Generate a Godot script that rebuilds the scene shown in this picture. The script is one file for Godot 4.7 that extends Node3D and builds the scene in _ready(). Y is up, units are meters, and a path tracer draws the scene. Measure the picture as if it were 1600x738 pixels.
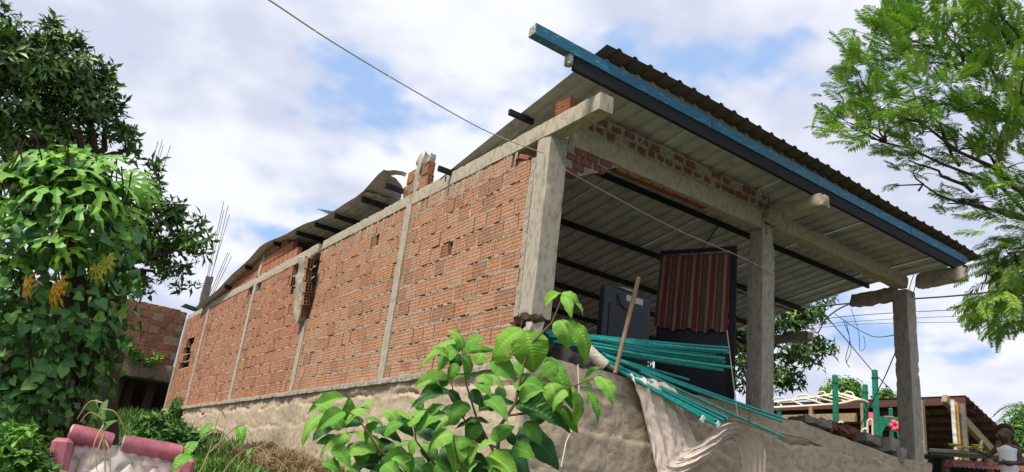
extends Node3D

# ---------------------------------------------------------------- mesh helper
class MB:
	var v := PackedVector3Array()
	var n := PackedVector3Array()
	var c := PackedColorArray()
	var u := PackedVector2Array()
	var ix := PackedInt32Array()

	func vert(p: Vector3, nn: Vector3, col: Color, uv := Vector2.ZERO) -> int:
		v.append(p); n.append(nn); c.append(col); u.append(uv)
		return v.size() - 1

	func tri(a: Vector3, b: Vector3, d: Vector3, col: Color) -> void:
		var nn := (d - a).cross(b - a).normalized()
		var k := v.size()
		for p in [a, b, d]:
			v.append(p); n.append(nn); c.append(col); u.append(Vector2.ZERO)
		ix.append(k); ix.append(k + 1); ix.append(k + 2)

	# corners run clockwise seen from the front
	func quad(a: Vector3, b: Vector3, d: Vector3, e: Vector3, col: Color) -> void:
		var nn := (d - a).cross(b - a)
		if nn.length_squared() < 1e-12:
			nn = (e - a).cross(d - a)
		nn = nn.normalized()
		var k := v.size()
		v.append(a); v.append(b); v.append(d); v.append(e)
		for i in 4:
			n.append(nn); c.append(col)
		u.append(Vector2(0, 0)); u.append(Vector2(1, 0)); u.append(Vector2(1, 1)); u.append(Vector2(0, 1))
		ix.append(k); ix.append(k + 1); ix.append(k + 2); ix.append(k); ix.append(k + 2); ix.append(k + 3)

	# smooth sheet: pts holds (nu + 1) x (nv + 1) points, rows of u inside v
	func sheet(pts: PackedVector3Array, nu: int, nv: int, cols, flip := false) -> void:
		var k := v.size()
		var nn := PackedVector3Array()
		nn.resize(pts.size())
		for j in nv:
			for i in nu:
				var a := j * (nu + 1) + i
				var q := (pts[a + 1] - pts[a + nu + 1]).cross(pts[a + nu + 2] - pts[a])
				if flip:
					q = -q
				nn[a] += q; nn[a + 1] += q; nn[a + nu + 1] += q; nn[a + nu + 2] += q
		for i in pts.size():
			v.append(pts[i])
			var l := nn[i].length()
			n.append(nn[i] / l if l > 1e-12 else Vector3.UP)
			c.append(cols[i] if cols is PackedColorArray else cols)
			u.append(Vector2(float(i % (nu + 1)) / nu, float(i / (nu + 1)) / nv))
		for j in nv:
			for i in nu:
				var a := k + j * (nu + 1) + i
				var b := a + 1
				var d := a + nu + 2
				var e := a + nu + 1
				if flip:
					ix.append(a); ix.append(b); ix.append(d); ix.append(a); ix.append(d); ix.append(e)
				else:
					ix.append(a); ix.append(d); ix.append(b); ix.append(a); ix.append(e); ix.append(d)

	# chamfered box in the frame t, centred
	func box(t: Transform3D, size: Vector3, col := Color.WHITE, ch := 0.004) -> void:
		var h := size * 0.5
		ch = minf(ch, minf(h.x, minf(h.y, h.z)) * 0.45)
		var g := h - Vector3.ONE * ch
		for ax in 3:
			for s in [-1.0, 1.0]:
				var a := (ax + 1) % 3
				var b := (ax + 2) % 3
				var q: Array[Vector3] = []
				for k in [[-1, -1], [-1, 1], [1, 1], [1, -1]]:
					var p := Vector3.ZERO
					p[ax] = s * h[ax]; p[a] = k[0] * g[a]; p[b] = k[1] * g[b]
					q.append(t * p)
				if s > 0:
					quad(q[0], q[1], q[2], q[3], col)
				else:
					quad(q[3], q[2], q[1], q[0], col)
		for ax in 3:
			var a := (ax + 1) % 3
			var b := (ax + 2) % 3
			for sa in [-1.0, 1.0]:
				for sb in [-1.0, 1.0]:
					var q: Array[Vector3] = []
					for k in [[-1, 0], [1, 0], [1, 1], [-1, 1]]:
						var p := Vector3.ZERO
						p[ax] = k[0] * g[ax]
						p[a] = sa * (h[a] if k[1] == 0 else g[a])
						p[b] = sb * (g[b] if k[1] == 0 else h[b])
						q.append(t * p)
					if sa * sb > 0:
						quad(q[0], q[1], q[2], q[3], col)
					else:
						quad(q[3], q[2], q[1], q[0], col)
		for sx in [-1.0, 1.0]:
			for sy in [-1.0, 1.0]:
				for sz in [-1.0, 1.0]:
					var p := t * Vector3(sx * h.x, sy * g.y, sz * g.z)
					var q := t * Vector3(sx * g.x, sy * h.y, sz * g.z)
					var r := t * Vector3(sx * g.x, sy * g.y, sz * h.z)
					if sx * sy * sz > 0:
						tri(p, r, q, col)
					else:
						tri(p, q, r, col)

	func tube(pts: Array, rad, sides := 8, col := Color.WHITE, caps := true) -> void:
		var m := pts.size()
		var k := v.size()
		var side := Vector3.ZERO
		for i in m:
			var p: Vector3 = pts[i]
			var d: Vector3 = (pts[mini(i + 1, m - 1)] - pts[maxi(i - 1, 0)]).normalized()
			if i == 0:
				side = d.cross(Vector3.UP if absf(d.y) < 0.9 else Vector3.RIGHT).normalized()
			else:
				side = (side - d * side.dot(d)).normalized()
			var up := side.cross(d)
			var r: float = rad[i] if rad is Array or rad is PackedFloat32Array else rad
			for s in sides + 1:
				var a := TAU * s / sides
				var o := side * cos(a) + up * sin(a)
				v.append(p + o * r); n.append(o); c.append(col); u.append(Vector2(float(s) / sides, float(i)))
		for i in m - 1:
			for s in sides:
				var a := k + i * (sides + 1) + s
				var b := a + sides + 1
				ix.append(a); ix.append(a + 1); ix.append(b); ix.append(a + 1); ix.append(b + 1); ix.append(b)
		if caps:
			for e in [0, m - 1]:
				var d: Vector3 = (pts[0] - pts[1]).normalized() if e == 0 else (pts[m - 1] - pts[m - 2]).normalized()
				var cc := vert(pts[e], d, col)
				var base: int = k + e * (sides + 1)
				var ring: Array[int] = []
				for s in sides + 1:
					ring.append(vert(v[base + s], d, col))
				for s in sides:
					if e == 0:
						ix.append(cc); ix.append(ring[s + 1]); ix.append(ring[s])
					else:
						ix.append(cc); ix.append(ring[s]); ix.append(ring[s + 1])

	func ball(t: Transform3D, col: Color, nu := 10, nv := 7) -> void:
		var pts := PackedVector3Array()
		for j in nv + 1:
			for i in nu + 1:
				var a := TAU * i / nu
				var b := PI * j / nv
				pts.append(t * Vector3(sin(b) * cos(a), cos(b), sin(b) * sin(a)))
		sheet(pts, nu, nv, col)

	func mesh() -> ArrayMesh:
		var arr := []
		arr.resize(Mesh.ARRAY_MAX)
		arr[Mesh.ARRAY_VERTEX] = v
		arr[Mesh.ARRAY_NORMAL] = n
		arr[Mesh.ARRAY_COLOR] = c
		arr[Mesh.ARRAY_TEX_UV] = u
		arr[Mesh.ARRAY_INDEX] = ix
		var m := ArrayMesh.new()
		m.add_surface_from_arrays(Mesh.PRIMITIVE_TRIANGLES, arr)
		return m


var rng := RandomNumberGenerator.new()
var nz := FastNoiseLite.new()
var M := {}
var T := {}

func rf(a: float, b: float) -> float:
	return rng.randf_range(a, b)

func tag(o: Node, label: String, category := "", group := "", kind := "") -> Node:
	if label: o.set_meta("label", label)
	if category: o.set_meta("category", category)
	if group: o.set_meta("group", group)
	if kind: o.set_meta("kind", kind)
	return o

var used := {}
func numbered(s: String) -> String:
	used[s] = used.get(s, -1) + 1
	return s if used[s] == 0 else "%s_%03d" % [s, used[s]]

func thing(called: String, label: String, category: String, at := Vector3.ZERO, group := "") -> Node3D:
	var o := Node3D.new()
	o.name = numbered(called)
	add_child(o)
	o.position = at
	tag(o, label, category, group)
	return o

# one named mesh under a thing (positions of the mesh are in world metres, the parent's place is taken off)
func part(b: MB, called: String, m: Material, parent: Node3D, kind := "") -> MeshInstance3D:
	var o := MeshInstance3D.new()
	o.name = called if parent != self else numbered(called)
	o.mesh = b.mesh()
	o.material_override = null
	(o.mesh as ArrayMesh).surface_set_material(0, m)
	parent.add_child(o, true)
	var off := Vector3.ZERO
	var q: Node = parent
	while q is Node3D and q != self:
		off += q.position
		q = q.get_parent()
	o.position = -off
	if kind: o.set_meta("kind", kind)
	return o

func piece(mesh: Mesh, called: String, m: Material, parent: Node3D, t: Transform3D) -> MeshInstance3D:
	var o := MeshInstance3D.new()
	o.name = called
	o.mesh = mesh
	if m: o.set_surface_override_material(0, m)
	parent.add_child(o, true)
	var off := Vector3.ZERO
	var q: Node = parent
	while q is Node3D and q != self:
		off += q.position
		q = q.get_parent()
	t.origin -= off
	o.transform = t
	return o

func many(mesh: Mesh, m: Material, xs: Array, cols: Array, called: String, parent: Node3D, kind := "stuff") -> MultiMeshInstance3D:
	var mm := MultiMesh.new()
	mm.transform_format = MultiMesh.TRANSFORM_3D
	mm.use_colors = true
	mm.mesh = mesh
	mm.instance_count = xs.size()
	var off := Vector3.ZERO
	if parent != self: off = parent.position
	for i in xs.size():
		var t: Transform3D = xs[i]
		t.origin -= off
		mm.set_instance_transform(i, t)
		mm.set_instance_color(i, cols[i])
	var o := MultiMeshInstance3D.new()
	o.name = called if parent != self else numbered(called)
	o.multimesh = mm
	o.material_override = m
	parent.add_child(o, true)
	if kind: o.set_meta("kind", kind)
	return o

func lin(r: float, g: float, b: float) -> Color:
	return Color(r, g, b).linear_to_srgb()

func aim(pos: Vector3, along: Vector3, up: Vector3, s := Vector3.ONE) -> Transform3D:
	# z axis runs along, y close to up
	var z := along.normalized()
	var x := up.cross(z)
	if x.length_squared() < 1e-6:
		x = Vector3.RIGHT.cross(z)
	x = x.normalized()
	var y := z.cross(x)
	return Transform3D(Basis(x * s.x, y * s.y, z * s.z), pos)

func noise_tex(freq: float, stops: Array, seed_: int, size := 512, kind := FastNoiseLite.TYPE_SIMPLEX_SMOOTH, oct := 5, gain := 0.5) -> NoiseTexture2D:
	var f := FastNoiseLite.new()
	f.noise_type = kind
	f.seed = seed_
	f.frequency = freq
	f.fractal_octaves = oct
	f.fractal_gain = gain
	f.fractal_type = FastNoiseLite.FRACTAL_FBM
	var t := NoiseTexture2D.new()
	t.width = size; t.height = size
	t.seamless = true
	t.noise = f
	if stops:
		var g := Gradient.new()
		var off := PackedFloat32Array()
		var co := PackedColorArray()
		for s in stops:
			off.append(s[0])
			co.append((s[1] if s[1] is Color else Color(s[1], s[1], s[1])).linear_to_srgb())
		g.offsets = off; g.colors = co
		t.color_ramp = g
	return t

func mat(called: String, col: Color, rough := 0.9, o := {}) -> StandardMaterial3D:
	var m := StandardMaterial3D.new()
	m.resource_name = called
	m.albedo_color = col.linear_to_srgb()
	m.roughness = rough
	m.vertex_color_use_as_albedo = true
	m.metallic = o.get("metal", 0.0)
	m.metallic_specular = o.get("spec", 0.4)
	var local: bool = o.get("local", false)
	if o.has("tex"):
		m.albedo_texture = o.tex
		m.uv1_triplanar = true
		m.uv1_world_triplanar = not local
		var s = o.get("scale", 1.0)
		m.uv1_scale = s if s is Vector3 else Vector3.ONE * s
	if o.has("bump"):
		m.heightmap_enabled = true
		m.heightmap_texture = o.bump
		m.heightmap_scale = o.get("bump_cm", 1.0)
		m.uv1_triplanar = true
		m.uv1_world_triplanar = not local
	if o.has("detail"):
		m.detail_enabled = true
		m.detail_albedo = o.detail
		m.detail_blend_mode = BaseMaterial3D.BLEND_MODE_MUL
		m.detail_uv_layer = BaseMaterial3D.DETAIL_UV_2
		m.uv2_triplanar = true
		m.uv2_world_triplanar = not local
		var s2 = o.get("dscale", 3.0)
		m.uv2_scale = s2 if s2 is Vector3 else Vector3.ONE * s2
	if o.has("back"):
		m.backlight_enabled = true
		m.backlight = (o.back as Color).linear_to_srgb()
	if o.has("clear"):
		m.clearcoat_enabled = true
		m.clearcoat = o.clear
		m.clearcoat_roughness = 0.3
	return m

# a box of cast or broken material: gridded faces, every vertex pushed about by noise, worn edges
func rough_box(b: MB, lo: Vector3, hi: Vector3, cell: float, amp: float, freq: float, chip: float, extra = null, skip := "", col := Color.WHITE) -> void:
	var f := FastNoiseLite.new()
	f.seed = 5
	f.frequency = freq
	f.fractal_octaves = 4
	var mid := (lo + hi) * 0.5
	var size := hi - lo
	for ax in 3:
		for s in [-1.0, 1.0]:
			var face: String = ("x" if ax == 0 else "y" if ax == 1 else "z") + ("-" if s < 0 else "+")
			if skip.contains(face):
				continue
			var a := (ax + 1) % 3
			var d := (ax + 2) % 3
			var nu := maxi(1, int(round(size[a] / cell)))
			var nv := maxi(1, int(round(size[d] / cell)))
			var pts := PackedVector3Array()
			for j in nv + 1:
				for i in nu + 1:
					var p := Vector3.ZERO
					p[ax] = hi[ax] if s > 0 else lo[ax]
					p[a] = lo[a] + size[a] * i / nu
					p[d] = lo[d] + size[d] * j / nv
					var q := p
					var e := Vector3(f.get_noise_3dv(p * 1.0), f.get_noise_3dv(p + Vector3(31, 7, 3)), f.get_noise_3dv(p + Vector3(5, 57, 13))) * amp
					if chip > 0.0:
						var near := 0
						for k in 3:
							if absf(p[k] - lo[k]) < 1e-4 or absf(p[k] - hi[k]) < 1e-4:
								near += 1
						if near >= 2:
							var w := chip * (0.10 + 2.2 * maxf(0.0, f.get_noise_3dv(p * 3.1 + Vector3(90, 0, 0)) - 0.18))
							for k in 3:
								if absf(p[k] - lo[k]) < 1e-4: e[k] += minf(w, size[k] * 0.3)
								elif absf(p[k] - hi[k]) < 1e-4: e[k] -= minf(w, size[k] * 0.3)
					q += e
					if extra:
						q = extra.call(p, q)
					pts.append(q)
			b.sheet(pts, nu, nv, col, s < 0)

# ---------------------------------------------------------------- camera, sky, sun
func setup_view() -> void:
	var cam := Camera3D.new()
	cam.name = "camera"
	cam.position = Vector3(-7.469, -2.172, -5.227)
	cam.rotation = Vector3(0.331637, -2.142933, 0.119880)
	cam.fov = 33.93
	cam.near = 0.05
	cam.far = 2000.0
	add_child(cam)
	cam.current = true
	var sun := DirectionalLight3D.new()
	sun.name = "sun"
	sun.light_energy = 1.1
	sun.light_color = Color(1.0, 0.95, 0.87)
	sun.light_angular_distance = 12.0
	sun.shadow_enabled = true
	add_child(sun)
	sun.look_at_from_position(Vector3(-0.14, 0.82, -0.58), Vector3.ZERO)
	var env := Environment.new()
	env.background_mode = Environment.BG_SKY
	env.tonemap_mode = Environment.TONE_MAPPER_LINEAR
	env.tonemap_exposure = 1.75
	env.sdfgi_enabled = true
	env.ssao_enabled = true
	env.ssil_enabled = true
	var sky := Sky.new()
	var sm := PanoramaSkyMaterial.new()
	sm.panorama = ImageTexture.create_from_image(paint_sky())
	sky.sky_material = sm
	env.sky = sky
	var we := WorldEnvironment.new()
	we.name = "surroundings"
	we.environment = env
	add_child(we)

func fbm(seed_: int, freq: float, oct := 5) -> FastNoiseLite:
	var f := FastNoiseLite.new()
	f.seed = seed_
	f.noise_type = FastNoiseLite.TYPE_SIMPLEX_SMOOTH
	f.frequency = freq
	f.fractal_type = FastNoiseLite.FRACTAL_FBM
	f.fractal_octaves = oct
	return f

# broken cloud: white and lavender grey heaps, blue between them
func paint_sky() -> Image:
	var w := 2048
	var h := 1024
	var im := Image.create(w, h, false, Image.FORMAT_RGBF)
	var cover := fbm(21, 1.0, 6)
	var shade := fbm(77, 1.0, 5)
	var gaps := [[Vector3(0.748, 0.515, 0.418), 0.026, 0.75], [Vector3(0.756, 0.523, 0.393), 0.025, 0.3], [Vector3(0.911, 0.336, 0.238), 0.025, 0.45], [Vector3(0.924, 0.321, 0.205), 0.02, 0.3], [Vector3(0.381, 0.156, 0.912), 0.075, 0.8], [Vector3(0.432, 0.174, 0.885), 0.03, 0.35], [Vector3(0.811, 0.487, 0.324), 0.05, 0.25], [Vector3(0.849, 0.436, 0.298), 0.05, 0.25], [Vector3(0.883, 0.469, 0.025), 0.06, 0.2], [Vector3(0.440, 0.323, 0.838), 0.03, 0.3], [Vector3(0.550, 0.571, 0.610), 0.12, -0.8], [Vector3(0.518, 0.537, 0.665), 0.10, -0.8]]
	for j in h:
		var el := PI * (0.5 - (j + 0.5) / h)
		if el < -0.02:
			break
		var ce := cos(el)
		var se := sin(el)
		for i in w:
			var az := TAU * ((i + 0.5) / w - 0.5)
			var d := Vector3(sin(az) * ce, se, -cos(az) * ce)
			var k := 1.0 / (maxf(se, 0.0) + 0.22)
			var p := Vector3(d.x * k, d.y * 0.6, d.z * k)
			var q := p * 1.7
			var c := cover.get_noise_3dv(q + Vector3(3.1, 0.0, 8.7)) + 0.43
			for g in gaps:
				var e: float = (d - g[0]).length_squared()
				if e < 0.16:
					c -= g[2] * exp(-e / (2.0 * g[1] * g[1]))
			var fine := cover.get_noise_3dv(p * 6.0)
			c += fine * 0.36 + 0.12 * cover.get_noise_3dv(p * 17.0)
			var a := smoothstep(-0.12, 0.30, c)
			var s := shade.get_noise_3dv(p * 1.35 + Vector3(9.0, 2.0, 1.0)) + 0.65 * shade.get_noise_3dv(p * 5.2)
			var t := smoothstep(-0.55, 0.5, s)
			var cloud := Color(0.62, 0.66, 0.81).lerp(Color(0.90, 0.92, 1.0), t)
			cloud = cloud.lerp(Color(0.66, 0.70, 0.83), smoothstep(0.25, 0.0, se) * 0.5)
			var blue := Color(0.36, 0.53, 0.85).lerp(Color(0.40, 0.60, 0.93), smoothstep(0.5, 0.0, se))
			im.set_pixel(i, j, blue.lerp(cloud, a) * 0.62)
	im.fill_rect(Rect2i(0, int(h * 0.507), w, h - int(h * 0.507)), Color(0.20, 0.21, 0.19))
	return im

func setup_materials() -> void:
	T.mottle = noise_tex(0.012, [[0.2, 0.55], [0.5, 0.82], [0.8, 1.0]], 1)
	T.fine = noise_tex(0.09, [[0.25, 0.70], [0.5, 0.9], [0.75, 1.0]], 2)
	T.grit = noise_tex(0.16, [[0.2, 0.0], [0.8, 1.0]], 3, 512, FastNoiseLite.TYPE_SIMPLEX, 4)
	T.pits = noise_tex(0.05, [[0.3, 1.0], [0.42, 0.85], [0.55, 0.6]], 4, 512, FastNoiseLite.TYPE_CELLULAR, 2)
	T.stain = noise_tex(0.009, [[0.22, Color(0.66, 0.64, 0.60)], [0.42, Color(0.86, 0.85, 0.83)], [0.62, Color(1, 1, 1)], [0.82, Color(0.94, 0.90, 0.82)]], 5, 1024, FastNoiseLite.TYPE_SIMPLEX_SMOOTH, 7, 0.66)
	T.soot = noise_tex(0.011, [[0.2, Color(0.52, 0.49, 0.45)], [0.42, Color(0.82, 0.80, 0.77)], [0.62, Color(1, 1, 1)]], 6, 1024, FastNoiseLite.TYPE_SIMPLEX_SMOOTH, 7, 0.66)
	T.clay = noise_tex(0.02, [[0.2, Color(0.68, 0.60, 0.56)], [0.45, Color(0.92, 0.90, 0.88)], [0.65, Color(1, 0.97, 0.93)], [0.82, Color(1, 1, 1)]], 7)
	T.paint = noise_tex(0.012, [[0.0, Color(0.008, 0.105, 0.20)], [0.5, Color(0.012, 0.13, 0.235)], [0.74, Color(0.02, 0.16, 0.27)], [0.80, Color(0.12, 0.29, 0.38)], [0.9, Color(0.25, 0.38, 0.42)]], 8, 512, FastNoiseLite.TYPE_SIMPLEX_SMOOTH, 5, 0.6)
	T.rough = noise_tex(0.045, [[0.2, 0.55], [0.36, 0.80], [0.5, 0.93], [0.75, 1.0]], 15, 1024, FastNoiseLite.TYPE_SIMPLEX_SMOOTH, 6, 0.62)
	T.rust = noise_tex(0.018, [[0.2, Color(0.30, 0.20, 0.14)], [0.45, Color(0.62, 0.55, 0.48)], [0.62, Color(0.9, 0.9, 0.9)], [0.85, Color(1, 1, 1)]], 9)
	T.dirt = noise_tex(0.02, [[0.16, Color(0.28, 0.26, 0.23)], [0.34, Color(0.74, 0.72, 0.69)], [0.52, Color(0.95, 0.94, 0.92)], [1.0, Color(1, 1, 1)]], 10)
	M.concrete = mat("concrete", Color(0.43, 0.395, 0.325), 0.95, {tex = T.stain, scale = Vector3(0.8, 0.45, 0.8), detail = T.fine, dscale = 3.1, bump = T.grit, bump_cm = 0.35})
	M.column = mat("column concrete", Color(0.40, 0.375, 0.325), 0.95, {tex = T.stain, scale = Vector3(1.0, 0.45, 1.0), detail = T.fine, dscale = Vector3(5.0, 0.9, 5.0), bump = T.grit, bump_cm = 0.25})
	M.plinth = mat("old mortar render", Color(0.44, 0.375, 0.29), 0.97, {tex = T.stain, scale = Vector3(0.5, 0.8, 0.5), detail = T.rough, dscale = Vector3(0.9, 1.25, 0.9), bump = T.rough, bump_cm = 0.8})
	M.mortar = mat("mortar", Color(0.49, 0.445, 0.38), 0.97, {tex = T.mottle, scale = 2.0, detail = T.fine, dscale = 6.0, bump = T.grit, bump_cm = 0.4})
	M.bricks = []
	for k in [[0.50, 0.315, 0.21], [0.52, 0.34, 0.23], [0.45, 0.275, 0.18], [0.52, 0.31, 0.19], [0.40, 0.25, 0.175], [0.53, 0.36, 0.255], [0.51, 0.315, 0.195]]:
		M.bricks.append(mat("fired clay", Color(k[0], k[1], k[2]), 0.92, {tex = T.clay, scale = 1.3, detail = T.fine, dscale = 5.0, bump = T.grit, bump_cm = 0.2}))
	M.brickmass = mat("fired clay far", Color(1, 1, 1), 0.92, {tex = T.clay, scale = 1.0, detail = T.fine, dscale = 5.0})
	M.steel = mat("black steel", Color(0.020, 0.021, 0.027), 0.75, {tex = T.fine, scale = 2.0, spec = 0.3})
	M.zinc = mat("zinc sheet", Color(0.51, 0.535, 0.55), 0.6, {tex = T.stain, scale = 0.25, detail = T.fine, dscale = 2.4})
	M.rustsheet = mat("rusted sheet", Color(0.20, 0.145, 0.115), 0.9, {tex = T.rust, scale = 0.8, detail = T.fine, dscale = 3.0})
	M.eave = mat("brown eave sheet", Color(0.115, 0.095, 0.088), 0.85, {tex = T.fine, scale = 1.5, detail = T.stain, dscale = 0.7})
	M.oldbrick = mat("old solid brick", Color(0.21, 0.10, 0.08), 0.95, {tex = T.soot, scale = 1.2, detail = T.fine, dscale = 5.0})
	M.bluepaint = mat("scratched blue paint", Color(1, 1, 1), 0.5, {tex = T.paint, scale = Vector3(1.3, 2.6, 0.9), detail = T.fine, dscale = 3.0})
	M.bare = mat("galvanised steel", Color(0.42, 0.43, 0.42), 0.5, {tex = T.rust, scale = 3.0, metal = 0.3})
	M.bark = mat("bark", Color(0.13, 0.10, 0.075), 0.95, {tex = T.mottle, scale = Vector3(3, 0.8, 3), bump = T.grit, bump_cm = 2.0})
	M.wood = mat("weathered wood", Color(0.30, 0.21, 0.13), 0.85, {tex = T.mottle, scale = Vector3(6, 0.7, 6), detail = T.fine, dscale = 6.0})
	M.leaf = mat("leaf", Color(1, 1, 1), 0.42, {back = Color(0.22, 0.34, 0.05), spec = 0.5})
	M.leafdull = mat("dull leaf", Color(1, 1, 1), 0.6, {back = Color(0.16, 0.26, 0.05), spec = 0.4})
	M.feather = mat("feathery leaf", Color(1, 1, 1), 0.6, {back = Color(0.34, 0.5, 0.08), spec = 0.4})
	M.earth = mat("earth", Color(0.31, 0.26, 0.19), 1.0, {tex = T.mottle, scale = 0.5, detail = T.fine, dscale = 3.0, bump = T.grit, bump_cm = 1.5})
	M.straw = mat("dry grass", Color(1, 1, 1), 0.9)
	M.wire = mat("cable", Color(0.02, 0.02, 0.022), 0.6)
	M.cord = mat("pale cord", Color(0.36, 0.32, 0.26), 0.9)

# ---------------------------------------------------------------- land
func ground_y(x: float, z: float) -> float:
	var y := -3.8 + 0.09 * (x + 7.5) + 0.10 * (z + 5.2)
	y += 0.45 * smoothstep(1.0, 6.0, z) * smoothstep(2.5, -1.0, x)
	var top := -0.75
	var k := 0.35
	var hh := clampf(0.5 + 0.5 * (top - y) / k, 0.0, 1.0)
	y = lerpf(top, y, hh) - k * hh * (1.0 - hh)
	return maxf(y, -5.5)

func build_ground() -> void:
	var ax := PackedFloat32Array()
	var x := -60.0
	for k in [-400.0, -250.0, -150.0, -90.0, -60.0, -40.0, -25.0]: ax.append(k)
	x = -16.0
	while x < 30.0:
		ax.append(x); x += 0.4
	for k in [32.0, 36.0, 42.0, 52.0, 70.0, 100.0, 160.0, 260.0, 400.0]: ax.append(k)
	var f := fbm(3, 0.5, 4)
	var pts := PackedVector3Array()
	var cols := PackedColorArray()
	for z in ax:
		for xx in ax:
			var y := ground_y(xx, z) + f.get_noise_2d(xx, z) * 0.12
			pts.append(Vector3(xx, y, z))
			var g := clampf(0.5 + 1.6 * f.get_noise_2d(xx * 0.6 + 40.0, z * 0.6), 0.0, 1.0)
			cols.append(Color(1, 1, 1).lerp(Color(0.30, 0.55, 0.25), g))
	var b := MB.new()
	b.sheet(pts, ax.size() - 1, ax.size() - 1, cols, true)
	var o := part(b, "ground", M.earth, self)
	tag(o, "sloping earth and weeds around the house", "ground", "", "structure")

# ---------------------------------------------------------------- the house
# a hollow clay brick; front face looks to -z, centred on its front face; ribs are pale
func brick_shape(b: MB, t: Transform3D, w: float, h: float, d: float, face: Color, rib: Color, jit := 0.0) -> void:
	var ys := [-0.5, -0.47, -0.30, -0.285, -0.235, -0.22, -0.06, -0.045, 0.005, 0.02, 0.18, 0.195, 0.245, 0.26, 0.40, 0.41, 0.44, 0.45, 0.47, 0.5]
	var zs := [0.006, 0.0, 0.0, -0.004, -0.004, 0.0, 0.0, -0.004, -0.004, 0.0, 0.0, -0.004, -0.004, 0.0, 0.0, -0.004, -0.004, 0.0, 0.0, 0.006]
	var hw := w * 0.5
	var jl := rf(-jit, jit)
	var jr := rf(-jit, jit)
	for k in ys.size() - 1:
		var y0: float = ys[k] * h
		var y1: float = ys[k + 1] * h
		var c := rib if zs[k] < -0.001 and zs[k + 1] < -0.001 else face
		var a0: float = -hw + jl * (0.5 + ys[k])
		var a1: float = -hw + jl * (0.5 + ys[k + 1])
		var e0: float = hw + jr * (0.5 - ys[k])
		var e1: float = hw + jr * (0.5 - ys[k + 1])
		# seen from -z, x runs to the left
		b.quad(t * Vector3(e0, y0, zs[k]), t * Vector3(e1, y1, zs[k + 1]), t * Vector3(a1, y1, zs[k + 1]), t * Vector3(a0, y0, zs[k]), c)
	b.quad(t * Vector3(-hw + jl, h * 0.5, 0.006), t * Vector3(hw, h * 0.5, 0.006), t * Vector3(hw, h * 0.5, d), t * Vector3(-hw + jl, h * 0.5, d), face)
	b.quad(t * Vector3(-hw, -h * 0.5, d), t * Vector3(hw + jr, -h * 0.5, d), t * Vector3(hw + jr, -h * 0.5, 0.006), t * Vector3(-hw, -h * 0.5, 0.006), face)
	b.quad(t * Vector3(-hw, -h * 0.5, d), t * Vector3(-hw, -h * 0.5, 0.006), t * Vector3(-hw + jl, h * 0.5, 0.006), t * Vector3(-hw + jl, h * 0.5, d), face)
	b.quad(t * Vector3(hw + jr, -h * 0.5, 0.006), t * Vector3(hw + jr, -h * 0.5, d), t * Vector3(hw, h * 0.5, d), t * Vector3(hw, h * 0.5, 0.006), face)

# the open end of a hollow brick: six cells; origin at the centre of the end, end looks to -z, cells run along +z
func hollow_brick(b: MB, t: Transform3D, w: float, h: float, l: float, nx: int, ny: int, col: Color) -> void:
	var th := 0.011
	var cw := (w - th * (nx + 1)) / nx
	var chh := (h - th * (ny + 1)) / ny
	for i in nx + 1:
		var x := -w * 0.5 + th * 0.5 + i * (cw + th)
		b.box(t * Transform3D(Basis(), Vector3(x, 0, l * 0.5)), Vector3(th, h, l), col, 0.001)
	for j in ny + 1:
		var y := -h * 0.5 + th * 0.5 + j * (chh + th)
		b.box(t * Transform3D(Basis(), Vector3(0, y, l * 0.5 + 0.0005)), Vector3(w - 0.001, th, l - 0.002), col, 0.001)
	b.box(t * Transform3D(Basis(), Vector3(0, 0, l * 0.75)), Vector3(w - 0.012, h - 0.012, l * 0.4), col, 0.001)

var brick_meshes: Array[ArrayMesh] = []
const BW := 0.320
const BH := 0.226

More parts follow.
